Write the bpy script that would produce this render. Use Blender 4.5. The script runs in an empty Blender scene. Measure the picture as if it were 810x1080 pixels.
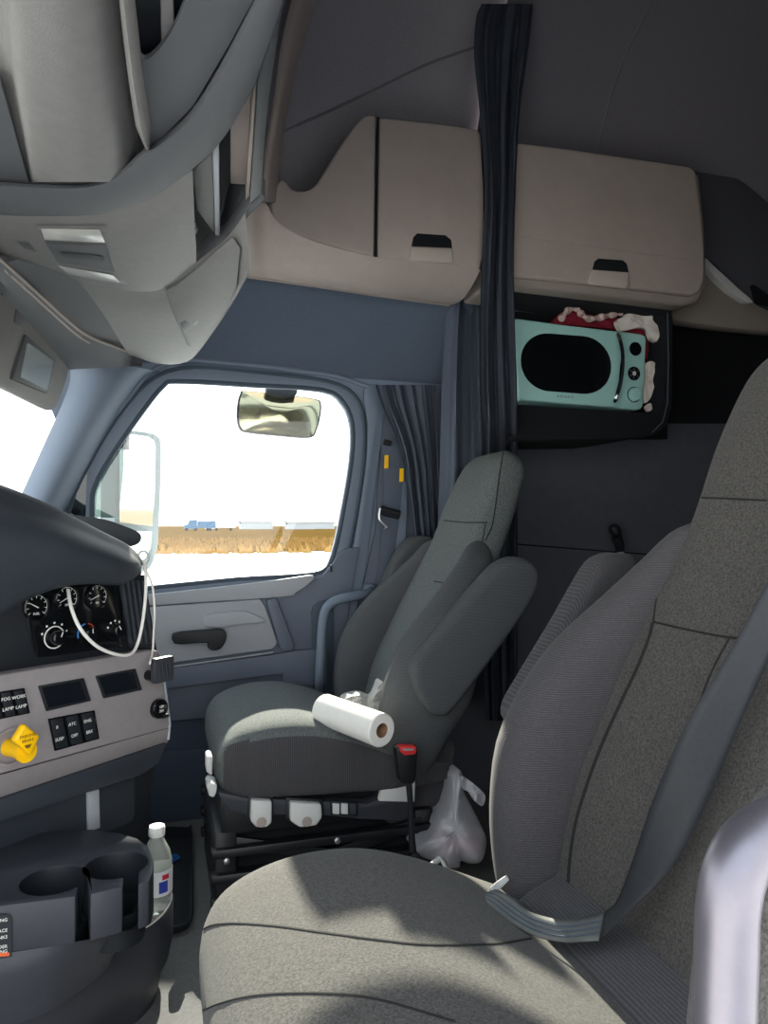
import bpy, bmesh, math, random
import numpy as np
from mathutils import Vector, Matrix
from mathutils.bvhtree import BVHTree
random.seed(7)
C = bpy.context.scene.collection
rad = math.radians
# ------------------------------------------------------------------ camera
FPX, YAW, PIT = 780.0, rad(17.0), rad(0.955)
CAM = Vector((0, 0, 0.95))
FWD = Vector((math.sin(YAW)*math.cos(PIT), math.cos(YAW)*math.cos(PIT), math.sin(PIT)))
RGT = Vector((math.cos(YAW), -math.sin(YAW), 0))
UPV = RGT.cross(FWD)
cd = bpy.data.cameras.new('camera'); cam = bpy.data.objects.new('camera', cd); C.objects.link(cam)
cd.sensor_fit = 'VERTICAL'; cd.sensor_height = 36; cd.lens = FPX/1080*36; cd.clip_start = 0.01; cd.clip_end = 5000
mw = Matrix.Identity(4)
for i, v in enumerate((RGT, UPV, -FWD)):
    for j in range(3): mw[j][i] = v[j]
mw.translation = CAM
cam.matrix_world = mw
bpy.context.scene.camera = cam

# sight lines used as a measuring aid: where a seen point falls on a known plane of the cab
def ray(px, py): return FWD + RGT*((px-405)/FPX) - UPV*((py-540)/FPX)
def D(px, py, d): return CAM + ray(px, py)*d
def PY(px, py, y): r = ray(px, py); return CAM + r*((y-CAM.y)/r.y)
def PX(px, py, x): r = ray(px, py); return CAM + r*((x-CAM.x)/r.x)
def PZ(px, py, z): r = ray(px, py); return CAM + r*((z-CAM.z)/r.z)
def PP(px, py, p, n):
    r = ray(px, py); return CAM + r*((Vector(p)-CAM).dot(n)/r.dot(n))

# ------------------------------------------------------------------ materials
def lin(c): return tuple(((v/255)/12.92 if v/255 <= .04045 else ((v/255+.055)/1.055)**2.4) for v in c)
MATS = {}
def M(name, col, rough=.6, metal=0., mott=0., mscale=60., bump=0., bscale=400., ribs=None, spec=.4, emit=0., trans=0., alpha=1., ior=1.45, coat=0., col2=None, sheen=0., sss=0.):
    m = bpy.data.materials.new(name); m.use_nodes = True; MATS[name] = m
    nt = m.node_tree; N = nt.nodes; L = nt.links
    b = N['Principled BSDF']
    c = lin(col) + (1,)
    b.inputs['Base Color'].default_value = c
    b.inputs['Roughness'].default_value = rough
    b.inputs['Metallic'].default_value = metal
    b.inputs['Specular IOR Level'].default_value = spec
    b.inputs['IOR'].default_value = ior
    b.inputs['Transmission Weight'].default_value = trans
    b.inputs['Alpha'].default_value = alpha
    b.inputs['Coat Weight'].default_value = coat
    b.inputs['Sheen Weight'].default_value = sheen
    b.inputs['Subsurface Weight'].default_value = sss
    if emit: b.inputs['Emission Color'].default_value = c; b.inputs['Emission Strength'].default_value = emit
    tc = N.new('ShaderNodeTexCoord')
    if mott:
        nz = N.new('ShaderNodeTexNoise'); nz.inputs['Scale'].default_value = mscale; nz.inputs['Detail'].default_value = 5; nz.inputs['Roughness'].default_value = .7
        L.new(tc.outputs['Object'], nz.inputs['Vector'])
        cr = N.new('ShaderNodeValToRGB')
        cc = lin(col2) if col2 else None
        lo = tuple(max(0, v*(1-mott)) for v in c[:3]) + (1,)
        hi = (cc + (1,)) if cc else tuple(min(1, v*(1+mott)) for v in c[:3]) + (1,)
        cr.color_ramp.elements[0].color = lo; cr.color_ramp.elements[0].position = .36
        cr.color_ramp.elements[1].color = hi; cr.color_ramp.elements[1].position = .64
        L.new(nz.outputs['Fac'], cr.inputs['Fac']); L.new(cr.outputs['Color'], b.inputs['Base Color'])
    if bump or ribs:
        bp = N.new('ShaderNodeBump'); bp.inputs['Distance'].default_value = .002
        if ribs:
            sc, ax, st = ribs
            wv = N.new('ShaderNodeTexWave'); wv.wave_type = 'BANDS'; wv.bands_direction = ax
            wv.inputs['Scale'].default_value = sc; wv.inputs['Distortion'].default_value = .4
            L.new(tc.outputs['Object'], wv.inputs['Vector'])
            bp.inputs['Strength'].default_value = st
            L.new(wv.outputs['Fac'], bp.inputs['Height'])
            mx = N.new('ShaderNodeMix'); mx.data_type = 'RGBA'; mx.blend_type = 'MULTIPLY'
            mx.inputs['Factor'].default_value = .45
            src = b.inputs['Base Color'].links[0].from_socket if b.inputs['Base Color'].links else None
            if src: L.new(src, mx.inputs['A'])
            else: mx.inputs['A'].default_value = c
            L.new(wv.outputs['Color'], mx.inputs['B'])
            L.new(mx.outputs['Result'], b.inputs['Base Color'])
        else:
            n2 = N.new('ShaderNodeTexNoise'); n2.inputs['Scale'].default_value = bscale; n2.inputs['Detail'].default_value = 3
            L.new(tc.outputs['Object'], n2.inputs['Vector'])
            bp.inputs['Strength'].default_value = bump
            L.new(n2.outputs['Fac'], bp.inputs['Height'])
        L.new(bp.outputs['Normal'], b.inputs['Normal'])
    return m
def GLASSPANE(name, tint, gloss=.06):
    m = bpy.data.materials.new(name); m.use_nodes = True
    nt = m.node_tree; N = nt.nodes; L = nt.links; N.remove(N['Principled BSDF'])
    t = N.new('ShaderNodeBsdfTransparent'); t.inputs[0].default_value = tint + (1,)
    g = N.new('ShaderNodeBsdfGlossy'); g.inputs['Roughness'].default_value = .02
    x = N.new('ShaderNodeMixShader'); x.inputs[0].default_value = gloss
    L.new(t.outputs[0], x.inputs[1]); L.new(g.outputs[0], x.inputs[2]); L.new(x.outputs[0], N['Material Output'].inputs[0])
    return m

# ------------------------------------------------------------------ mesh helpers
def arr(p): return np.array([tuple(v) for v in p], float)
def dense(pts, k=6, closed=False):
    P = arr(pts); n = len(P); out = []
    rng = range(n) if closed else range(n-1)
    for i in rng:
        if closed: a, b, c, d = P[(i-1) % n], P[i], P[(i+1) % n], P[(i+2) % n]
        else:
            b, c = P[i], P[i+1]
            a = P[i-1] if i > 0 else 2*b-c
            d = P[i+2] if i+2 < n else 2*c-b
        for s in range(k):
            t = s/k
            out.append(.5*((2*b)+(c-a)*t+(2*a-5*b+4*c-d)*t*t+(3*b-a-3*c+d)*t**3))
    if not closed: out.append(P[-1])
    return np.array(out)
def densegrid(rows, ku=4, kv=4, closed_u=False):
    R = [dense(r, ku, closed_u) if ku > 1 else arr(r) for r in rows]
    R = np.array(R)
    if kv > 1:
        cols = [dense(R[:, j], kv) for j in range(R.shape[1])]
        R = np.array(cols).transpose(1, 0, 2)
    return R
def tab(x, xs, ys): return float(np.interp(x, xs, ys))

class B:
    def __init__(s): s.bm = bmesh.new()
    def grid(s, R, closed=False, cap=False, mi=0):
        R = np.asarray(R); m, n = R.shape[:2]
        V = [[s.bm.verts.new(tuple(R[i, j])) for j in range(n)] for i in range(m)]
        for i in range(m-1):
            for j in range(n if closed else n-1):
                k = (j+1) % n
                try:
                    f = s.bm.faces.new((V[i][j], V[i][k], V[i+1][k], V[i+1][j])); f.material_index = mi
                except ValueError: pass
        if cap and closed:
            for r in (V[0], V[-1]):
                try: f = s.bm.faces.new(r); f.material_index = mi
                except ValueError: pass
        return s
    def prism(s, pts, ext, holes=(), mi=0):
        ext = Vector(ext)
        loops = [[Vector(p) for p in pts]] + [[Vector(p) for p in h] for h in holes]
        if not holes:
            a = [s.bm.verts.new(p) for p in loops[0]]; b = [s.bm.verts.new(p+ext) for p in loops[0]]
            fs = [s.bm.faces.new(a), s.bm.faces.new(b[::-1])]
            n = len(a)
            for i in range(n): fs.append(s.bm.faces.new((a[i], b[i], b[(i+1) % n], a[(i+1) % n])))
            for f in fs: f.material_index = mi
            return s
        tmp = bmesh.new(); es = []
        for lp in loops:
            vs = [tmp.verts.new(p) for p in lp]
            for i in range(len(vs)): es.append(tmp.edges.new((vs[i], vs[(i+1) % len(vs)])))
        bmesh.ops.triangle_fill(tmp, use_beauty=True, use_dissolve=False, edges=es)
        tmp.verts.index_update()
        vl = [v.co.copy() for v in tmp.verts]; fl = [[v.index for v in f.verts] for f in tmp.faces]
        tmp.free()
        a = [s.bm.verts.new(p) for p in vl]; b = [s.bm.verts.new(p+ext) for p in vl]
        for f in fl:
            s.bm.faces.new([a[i] for i in f]).material_index = mi
            s.bm.faces.new([b[i] for i in f[::-1]]).material_index = mi
        o = 0
        for lp in loops:
            n = len(lp)
            for i in range(n):
                j = (i+1) % n
                s.bm.faces.new((a[o+i], b[o+i], b[o+j], a[o+j])).material_index = mi
            o += n
        return s
    def box(s, lo, hi, mi=0):
        x0, y0, z0 = lo; x1, y1, z1 = hi
        return s.prism([(x0, y0, z0), (x1, y0, z0), (x1, y1, z0), (x0, y1, z0)], (0, 0, z1-z0), mi=mi)
    def obox(s, c, ax, ay, az, mi=0):
        c = Vector(c); ax, ay, az = Vector(ax), Vector(ay), Vector(az)
        return s.prism([c-ax-ay-az, c+ax-ay-az, c+ax+ay-az, c-ax+ay-az], az*2, mi=mi)
    def tube(s, pts, r, n=10, cap=True, k=1, mi=0, flat=None):
        P = [Vector(p) for p in (dense(pts, k) if k > 1 else arr(pts))]
        rs = r if isinstance(r, (list, tuple)) else [r]*len(P)
        if len(rs) != len(P): rs = list(np.interp(np.linspace(0, 1, len(P)), np.linspace(0, 1, len(rs)), rs))
        t = (P[1]-P[0]).normalized()
        nrm = t.orthogonal().normalized()
        rings = []
        for i, p in enumerate(P):
            a = P[max(i-1, 0)]; b = P[min(i+1, len(P)-1)]
            t = (b-a).normalized()
            nrm = (nrm - t*nrm.dot(t)).normalized(); bn = t.cross(nrm)
            rings.append([p+(nrm*math.cos(2*math.pi*q/n)+bn*math.sin(2*math.pi*q/n))*rs[i] for q in range(n)])
        return s.grid([[tuple(v) for v in r_] for r_ in rings], closed=True, cap=cap, mi=mi)
    def lathe(s, o, axis, prof, n=24, cap=True, mi=0):
        o = Vector(o); ax = Vector(axis).normalized(); u = ax.orthogonal().normalized(); v = ax.cross(u)
        R = [[tuple(o+ax*h+(u*math.cos(2*math.pi*q/n)+v*math.sin(2*math.pi*q/n))*r) for q in range(n)] for r, h in prof]
        return s.grid(R, closed=True, cap=cap, mi=mi)
    def blob(s, c, ax, ay, az, n=16, m=10, noise=0, seed=0, mi=0):
        c = Vector(c); ax, ay, az = Vector(ax), Vector(ay), Vector(az); rn = random.Random(seed)
        rows = []
        for i in range(m+1):
            th = math.pi*(i/m)*.998+.003
            row = []
            for q in range(n):
                ph = 2*math.pi*q/n; k = 1+noise*(rn.random()-.5)
                row.append(tuple(c+(ax*math.sin(th)*math.cos(ph)+ay*math.sin(th)*math.sin(ph)+az*math.cos(th))*k))
            rows.append(row)
        return s.grid(rows, closed=True, cap=True, mi=mi)

ROOT = {}
def out(b, name, mat, parent=None, bevel=0, seg=2, ang=35, smooth=True, label=None, cat=None, group=None, kind=None, bev_ang=30, matfn=None):
    bm = b.bm
    bmesh.ops.remove_doubles(bm, verts=bm.verts, dist=1e-6)
    bmesh.ops.recalc_face_normals(bm, faces=bm.faces)
    if bevel:
        es = [e for e in bm.edges if len(e.link_faces) == 2 and e.calc_face_angle(0) > rad(bev_ang)]
        bmesh.ops.bevel(bm, geom=es, offset=bevel, segments=seg, affect='EDGES', profile=.5, clamp_overlap=True)
        bmesh.ops.recalc_face_normals(bm, faces=bm.faces)
    if matfn:
        bm.normal_update()
        for f in bm.faces: f.material_index = matfn(f)
    me = bpy.data.meshes.new(name); bm.to_mesh(me); bm.free()
    for m in (mat if isinstance(mat, (list, tuple)) else [mat]): me.materials.append(m)
    if smooth:
        me.shade_smooth(); me.set_sharp_from_angle(angle=rad(ang))
    o = bpy.data.objects.new(name, me); C.objects.link(o)
    if parent is not None:
        o.parent = parent
        loc = ROOT[parent]; me.transform(Matrix.Translation(-loc)); ROOT[o] = loc
    else:
        co = [v.co for v in me.vertices]
        lo = Vector([min(c[i] for c in co) for i in range(3)]); hi = Vector([max(c[i] for c in co) for i in range(3)])
        loc = Vector(((lo.x+hi.x)/2, (lo.y+hi.y)/2, lo.z))
        me.transform(Matrix.Translation(-loc)); o.location = loc; ROOT[o] = loc
    tag(o, label, cat, group, kind)
    return o
def tag(o, label=None, cat=None, group=None, kind=None):
    for k, v in (('label', label), ('category', cat), ('group', group), ('kind', kind)):
        if v: o[k] = v
    return o
def thing(name, loc, label, cat, group=None):
    o = bpy.data.objects.new(name, None); C.objects.link(o); o.location = loc; o.empty_display_size = .05
    ROOT[o] = Vector(loc); return tag(o, label, cat, group)
def struct(b, name, mat, **k): return out(b, name, mat, kind='structure', **k)
def text(name, s, org, ux, uy, size, mat, parent, depth=.0003, align='CENTER', label=None):
    cu = bpy.data.curves.new(name, 'FONT'); cu.body = s; cu.size = size; cu.align_x = align; cu.align_y = 'CENTER'; cu.extrude = depth; cu.resolution_u = 3
    ob = bpy.data.objects.new(name, cu); C.objects.link(ob)
    bpy.context.view_layer.update()
    me = bpy.data.meshes.new_from_object(ob.evaluated_get(bpy.context.evaluated_depsgraph_get()))
    bpy.data.objects.remove(ob); bpy.data.curves.remove(cu)
    ux = Vector(ux).normalized(); uz = ux.cross(Vector(uy)).normalized(); uy = uz.cross(ux)
    m = Matrix.Identity(4)
    for i, v in enumerate((ux, uy, uz)):
        for j in range(3): m[j][i] = v[j]
    m.translation = Vector(org)
    me.transform(m); me.materials.clear(); me.materials.append(mat); me.name = name
    o = bpy.data.objects.new(name, me); C.objects.link(o)
    o.parent = parent; me.transform(Matrix.Translation(-ROOT[parent])); ROOT[o] = ROOT[parent]
    if label: o['label'] = label
    return o
def kids(o): return [c for c in C.objects if c.parent == o]
def copy_tree(o, parent=None):
    c = o.copy(); C.objects.link(c); c.parent = parent
    for ch in kids(o): copy_tree(ch, c)
    return c
def bvh(objs):
    bpy.context.view_layer.update()
    V, Fa = [], []
    for o in objs:
        off = len(V); mwo = o.matrix_world
        V += [mwo @ v.co for v in o.data.vertices]
        Fa += [[off+i for i in p.vertices] for p in o.data.polygons]
    return BVHTree.FromPolygons(V, Fa)
def drape(tree, pxs, k=6, lift=.001):
    P = []
    for q in dense([(a, b, 0) for a, b in pxs], k):
        r = ray(q[0], q[1]).normalized(); h = tree.ray_cast(CAM, r)
        if h[0] is not None: P.append(h[0]-r*lift)
    return P
def rrect(cx, cy, hx, hy, r, n=5):
    P = []
    for (sx, sy, a0) in ((1, 1, 0), (-1, 1, 90), (-1, -1, 180), (1, -1, 270)):
        for i in range(n+1):
            a = rad(a0+90*i/n); P.append((cx+sx*(hx-r)+r*math.cos(a), cy+sy*(hy-r)+r*math.sin(a)))
    return P
# ------------------------------------------------------------------ palette
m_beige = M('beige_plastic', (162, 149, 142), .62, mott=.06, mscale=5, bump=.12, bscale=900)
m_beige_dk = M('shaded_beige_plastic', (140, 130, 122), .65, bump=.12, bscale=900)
m_navy = M('blue_grey_headliner', (84, 94, 110), .9, mott=.10, mscale=250, bump=.2, bscale=900)
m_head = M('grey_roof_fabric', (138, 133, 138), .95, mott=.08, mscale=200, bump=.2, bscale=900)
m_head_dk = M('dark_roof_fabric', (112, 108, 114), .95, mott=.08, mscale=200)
m_pillar = M('blue_grey_pillar_plastic', (112, 124, 140), .55, bump=.1, bscale=800)
m_seal = M('slate_rubber_seal', (66, 77, 90), .6)
m_door = M('slate_door_plastic', (98, 106, 120), .6, bump=.12, bscale=900)
m_door_lt = M('light_grey_door_plastic', (166, 169, 175), .55, bump=.1, bscale=900)
m_door_dk = M('dark_navy_door_carpet', (68, 78, 94), .95, mott=.15, mscale=300)  # navy raised a little to imitate the bluish haze here
m_black = M('black_plastic', (30, 33, 38), .5, bump=.08, bscale=900)
m_black_gl = M('gloss_black', (14, 16, 19), .12, spec=.5)
m_dark = M('charcoal_plastic', (56, 58, 64), .48, mott=.05, bump=.15, bscale=700)
m_dash = M('soft_black_dash', (52, 57, 64), .5, bump=.15, bscale=900)
m_panel = M('warm_grey_dash_panel', (142, 136, 137), .5, mott=.04, bump=.1, bscale=900)
m_over = M('textured_grey_plastic', (110, 108, 106), .55, mott=.05, mscale=40, bump=.25, bscale=500)
m_over_dk = M('dark_grey_plastic', (78, 79, 82), .6, bump=.15, bscale=600)
m_floor = M('grey_vinyl_floor', (106, 106, 103), .45, mott=.15, mscale=120)
m_mat = M('black_rubber', (30, 33, 38), .5, ribs=(40, 'Y', .6))
m_fab = M('heather_grey_fabric', (68, 66, 63), .95, mott=.5, mscale=300, bump=.5, bscale=700, sheen=.08)
m_fab_dk = M('dark_ribbed_fabric', (76, 74, 77), .95, mott=.15, mscale=300, ribs=(95, 'Z', .35), sheen=.06)
m_fab_side = M('dark_side_fabric', (76, 75, 78), .95, mott=.15, mscale=300, ribs=(70, 'X', .4), sheen=.06)
m_seam = M('black_seam_thread', (30, 30, 30), .9)
m_belt = M('grey_belt_webbing', (84, 86, 84), .55, mott=.1, mscale=120, spec=.5)
m_curt = M('slate_curtain_cloth', (84, 92, 106), .8, mott=.08, mscale=200)
m_curt_dk = M('dark_curtain_cloth', (58, 63, 73), .85, mott=.1, mscale=200)
m_wall = M('grey_sleeper_vinyl', (86, 88, 96), .7, mott=.06, mscale=20)
m_void = M('black_part_and_gap', (18, 20, 24), .95)  # matte black for black parts, and for shade in gaps and recesses
m_white = M('white_paper', (236, 234, 228), .9, mott=.02, bump=.3, bscale=250)
m_cream = M('cream_plastic', (205, 205, 202), .5)
m_steel = M('brushed_aluminium', (196, 192, 198), .32, metal=.85, mott=.05, mscale=30)
m_chrome = M('chrome', (220, 222, 224), .1, metal=1)
m_iron = M('black_painted_steel', (24, 26, 30), .4, spec=.5)
# ================================================================== CAB SHELL
YD = 2.5      # inner face of the passenger door
def fl(pxs, y): return [PY(a, b, y) for a, b in pxs]
def sm(pxs, k=4, closed=True):
    return [(q[0], q[1]) for q in dense([(a, b, 0) for a, b in pxs], k, closed)]
b = B(); b.box((-1.0, .36, -.06), (2.95, 2.62, 0)); struct(b, 'floor', m_floor)
# roof shell: passenger side wall leaning into the roof
prof = dense([(0, 2.33, 1.745), (0, 2.326, 1.83), (0, 2.28, 2.15), (0, 2.14, 2.45), (0, 1.85, 2.62), (0, 1.4, 2.68), (0, .9, 2.66), (0, .36, 2.6)], 5)
def shell(x0, x1, off=0.):
    R = []
    for x in np.linspace(x0, x1, 9): R.append([(x, p[1]-off, p[2]-off*.6) for p in prof])
    return R
KS = 12
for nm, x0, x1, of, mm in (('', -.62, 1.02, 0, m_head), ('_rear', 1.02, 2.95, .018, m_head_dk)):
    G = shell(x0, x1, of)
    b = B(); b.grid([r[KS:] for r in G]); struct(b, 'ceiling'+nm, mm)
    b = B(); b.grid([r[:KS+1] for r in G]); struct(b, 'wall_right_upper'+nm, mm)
# a raised seam band where the two roof linings meet and a panel joint in the sleeper
for nm, x, w in (('trim_1', 1.02, .018), ('trim_2', 1.46, .004)):
    b = B(); b.grid([[(x+s*w, p[1]-.02-.004*(1-abs(s)), p[2]-.013) for p in prof] for s in (-1, 0, 1)]); struct(b, nm, m_head_dk)
# lining seam that climbs from the overhead console to the curtain head
bpy.context.view_layer.update()
def on_shell(px, py):
    lo = None
    for d in np.linspace(1.2, 3.2, 400):
        p = D(px, py, d)
        zs = np.interp(p.z, prof[:25, 2], prof[:25, 1])
        if p.y > zs-.004: return p
    return p
b = B(); b.tube([on_shell(a, c) for a, c in sm([(300, 138), (345, 118), (400, 92), (450, 68), (505, 48)], 4, False)], .004, 6); struct(b, 'trim_3', m_head_dk)
# front cap over the windscreen, driver side upper wall, sleeper walls
b = B(); b.box((-.66, .36, 1.50), (-.58, 2.5, 2.75)); struct(b, 'wall_front_upper', m_head_dk)
b = B(); b.box((-1.0, .36, 0), (-.92, 2.62, .80)); struct(b, 'wall_front', m_dash)
b = B(); b.box((-.62, .30, 1.62), (1.1, .36, 2.7)); b.box((1.1, .30, -.06), (2.95, .36, 2.7)); struct(b, 'wall_left', m_wall)
b = B(); b.box((2.9, .36, 0), (2.98, 2.5, 2.7)); struct(b, 'wall_rear', m_wall)
b = B(); b.box((1.0, 2.46, 0), (2.95, 2.54, 1.75)); struct(b, 'wall_right_rear', m_wall)
b = B(); b.box((1.0, 2.30, 1.752), (2.95, 2.54, 1.77)); struct(b, 'trim_17', m_wall)
b = B(); b.box((.95, .29, 0), (1.1, .36, 1.7)); struct(b, 'wall_left_post', m_door)
for i, pl in enumerate([[(545, 574), (700, 586)]]):
    b = B(); b.tube([PY(a, c, 2.459) for a, c in pl], .0025, 6); struct(b, 'trim_%d' % (4+i), m_void)

# ---- passenger side wall with the window opening
win_out = sm([(72, 545), (100, 478), (135, 425), (165, 397), (205, 387), (275, 393), (345, 402), (374, 417), (384, 446), (382, 500), (370, 570), (358, 610), (335, 618), (250, 622), (160, 630), (72, 636)], 3)
win_in = sm([(97, 544), (99, 515), (118, 480), (150, 434), (172, 407), (188, 402), (265, 406), (340, 411), (362, 424), (372, 448), (371, 485), (362, 540), (352, 585), (340, 603), (305, 608), (250, 611), (160, 620), (97, 627)], 3)
outer = [(20, 350), (60, 350), (500, 380), (500, 980), (-20, 980), (-20, 640), (40, 540), (70, 470)]
b = B(); b.prism(fl(outer, YD), (0, .06, 0), [fl(win_out, YD)]); struct(b, 'wall_right', m_pillar, bevel=0)
b = B(); b.prism(fl(win_out, YD-.012), (0, .06, 0), [fl(win_in, YD-.012)]); struct(b, 'window_1_frame', m_pillar, bevel=.006)
# black seal lip inside the frame
seal_in = [(x+(9 if x < 120 else (4 if x < 180 else -3))*0+0, y) for x, y in win_in]
b = B(); b.tube([PY(a, c, YD-.006) for a, c in win_in+[win_in[0]]], .009, 8, cap=False); struct(b, 'window_1_seal', m_seal)
b = B(); b.tube([PY(a, c, YD-.01) for a, c in win_out+[win_out[0]]], .007, 8, cap=False); struct(b, 'trim_6', m_seal)
m_glass = GLASSPANE('clear_side_glass', (.97, .99, .985), .03)
b = B(); b.prism(fl(win_in, YD+.03), (0, .004, 0)); struct(b, 'window_1', m_glass)
# division bar with small quarter light ahead of it
b = B(); b.prism(fl([(88, 545), (93, 505), (101, 488), (105, 492), (99, 512), (97, 545)], YD-.005), (0, .03, 0)); struct(b, 'trim_7', m_seal)
m_teal = GLASSPANE('teal_tinted_glass', (.12, .28, .30), .08)
b = B(); b.prism(fl([(72, 545), (84, 512), (92, 498), (90, 545)], YD-.014), (0, .002, 0)); struct(b, 'window_2', m_teal)
# moulded light edge running up beside the A pillar and over the door
b = B(); b.tube([PY(a, c, YD-.02) for a, c in sm([(62, 545), (84, 500), (105, 460), (132, 424), (158, 393), (180, 383), (205, 380), (300, 389), (355, 397), (388, 408)], 3, False)], .008, 8); struct(b, 'trim_8', m_pillar)
# B pillar cover strip
b = B(); b.prism(fl(sm([(384, 410), (404, 408), (405, 440), (398, 500), (386, 600), (372, 660), (362, 720), (352, 720), (360, 640), (372, 580), (385, 500), (388, 450)], 3), YD-.02), (0, .02, 0)); struct(b, 'trim_9', m_pillar, bevel=.006)
b = B(); b.prism(fl([(405, 408), (480, 408), (480, 800), (352, 800), (365, 700), (396, 560)], YD-.01), (0, .02, 0)); struct(b, 'trim_10', m_door)
# A pillar cover: a rounded post from the header down behind the dash
apl = [(72, 374), (74, 400), (66, 425), (48, 465), (30, 505), (5, 560)]
apr = [(170, 392), (155, 398), (132, 428), (106, 470), (84, 512), (60, 560)]
R = []
for (l, r) in zip(dense([(a, c, 0) for a, c in apl], 4), dense([(a, c, 0) for a, c in apr], 4)):
    row = []
    for s in np.linspace(0, 1, 9):
        q = l*(1-s)+r*s
        row.append(tuple(PY(q[0], q[1], 2.49-.085*math.sin(math.pi*min(1, s*1.0))**.8-.03*(1-s))))
    R.append(row)
b = B(); b.grid(R); struct(b, 'trim_11', m_pillar, ang=60)
# header lining between the overhead cupboards and the door top
R = []
for t in np.linspace(0, 1, 6):
    row = []
    for s in np.linspace(0, 1, 8):
        top = PY(150+s*350, 256+s*57, 2.315); bot = PY(120+s*380, 380+s*28, 2.485)
        p = top.lerp(bot, t); p.y += .02*math.sin(math.pi*t); row.append(tuple(p))
    R.append(row)
b = B(); b.grid(R); struct(b, 'trim_12', m_navy)

# ---- windscreen: glass bowed across the front, black band at its foot
m_ws = GLASSPANE('windscreen_glass', (.96, .985, .98), .03)
def wsx(y, z): return -.262-.34*(1.42-z) - .16*(1-((y-1.45)/1.05)**2)
R = [[(wsx(y, z), y, z) for y in np.linspace(.42, 2.46, 13)] for z in np.linspace(.78, 1.56, 7)]
b = B(); b.grid(R); struct(b, 'window_3', m_ws)

# ---- passenger door panel
dr = thing('door_1', (.2, 2.49, .0), None, None); dr['kind'] = 'structure'
b = B(); b.prism(fl([(30, 642), (158, 629), (338, 609), (350, 596), (358, 583), (366, 578), (380, 577), (366, 660), (352, 745), (30, 775)], YD-.03), (0, .04, 0)); out(b, 'door_panel', m_door, dr, bevel=.006)
b = B(); b.prism(fl([(30, 760), (340, 720), (352, 722), (352, 875), (30, 905)], YD-.012), (0, .02, 0)); out(b, 'lower_carpet', m_door_dk, dr)
b = B(); b.prism(fl([(30, 806), (220, 789), (352, 778), (352, 880), (30, 910)], YD-.03), (0, .03, 0)); out(b, 'kick_panel', m_door_dk, dr, bevel=.004)
b = B(); b.prism(fl(sm([(40, 640), (160, 627), (250, 617), (305, 610), (331, 607), (326, 616), (312, 625), (296, 630), (160, 639), (40, 652)], 3), YD-.042), (0, .03, 0)); out(b, 'window_ledge', m_door_lt, dr, bevel=.012, seg=3)
b = B(); b.prism(fl([(100, 646), (160, 640), (275, 632), (280, 640), (293, 678), (288, 685), (177, 700), (100, 708)], YD-.045), (0, .03, 0)); out(b, 'light_insert', m_door_lt, dr, bevel=.006)
b = B(); b.prism(fl(sm([(216, 660), (219, 649), (235, 646), (258, 645), (272, 650), (280, 656), (250, 659), (232, 662)], 3), YD-.06), (0, .02, 0)); out(b, 'handle_recess', m_door_lt, dr, bevel=.01, seg=3)
b = B(); b.prism(fl([(281, 633), (292, 631), (311, 681), (308, 687), (296, 686)], YD-.055), (0, .03, 0)); out(b, 'insert_edge', m_door, dr, bevel=.006)
b = B(); b.prism(fl(sm([(182, 669), (200, 666), (222, 664.5), (234, 664), (239, 668), (238, 677), (232, 685), (224, 686), (219, 683), (219, 678), (200, 679), (184, 679)], 2), YD-.085), (0, .03, 0)); out(b, 'door_handle', m_black, dr, bevel=.007, seg=3)
b = B(); b.prism(fl([(60, 722), (177, 705), (285, 691), (314, 686), (345, 684), (345, 722), (312, 724), (298, 722), (298, 711), (177, 727), (60, 745)], YD-.05), (0, .03, 0)); out(b, 'armrest_ledge', m_door, dr, bevel=.006)
b = B(); b.tube([PY(a, c, YD-.047) for a, c in ((120, 711), (177, 704), (288, 688))], .003, 6); out(b, 'chrome_edge_line', m_door_lt, dr)
b = B(); b.tube([PY(349, 603, YD-.055), PY(349, 596, YD-.055)], [.005, .004], 8); out(b, 'lock_pin', m_black, dr)
b = B(); b.prism(fl(sm([(330, 640), (345, 632), (352, 640), (350, 730), (331, 730), (329, 660)], 2), YD-.036), (0, .01, 0)); out(b, 'handle_channel', m_seal, dr, bevel=.003)

# ---- grab handle on the passenger door post
b = B(); b.tube([PY(a, c, YD-yy) for a, c, yy in ((394, 622, .02), (386, 626, .07), (372, 629, .10), (355, 633, .11), (344, 642, .11), (340, 660, .11), (338, 690, .11), (337, 715, .10), (337, 728, .04))], .0155, 12, k=4)
b.lathe(PY(391, 623, YD-.035), (0, 1, 0), [(.02, 0), (.026, .01), (.026, .03)], 16)
out(b, 'grab_handle', m_pillar, label='dark grey bent tube grab handle between passenger door and its seat', cat='grab handle')
# ---- beige arch post from the overhead console to the cupboards
pl = [(318, -40), (298, 40), (288, 110), (279, 165), (272, 212)]
pr = [(345, -40), (325, 30), (309, 90), (298, 150), (292, 214)]
R = []
for l, r in zip(dense([(a, c, 0) for a, c in pl], 4), dense([(a, c, 0) for a, c in pr], 4)):
    R.append([tuple(PY(*(l*(1-s)+r*s)[:2], 1.9+.12*s-.05*math.sin(math.pi*s))) for s in np.linspace(0, 1, 7)])
b = B(); b.grid(R); struct(b, 'trim_13', m_beige, ang=60)
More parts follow.
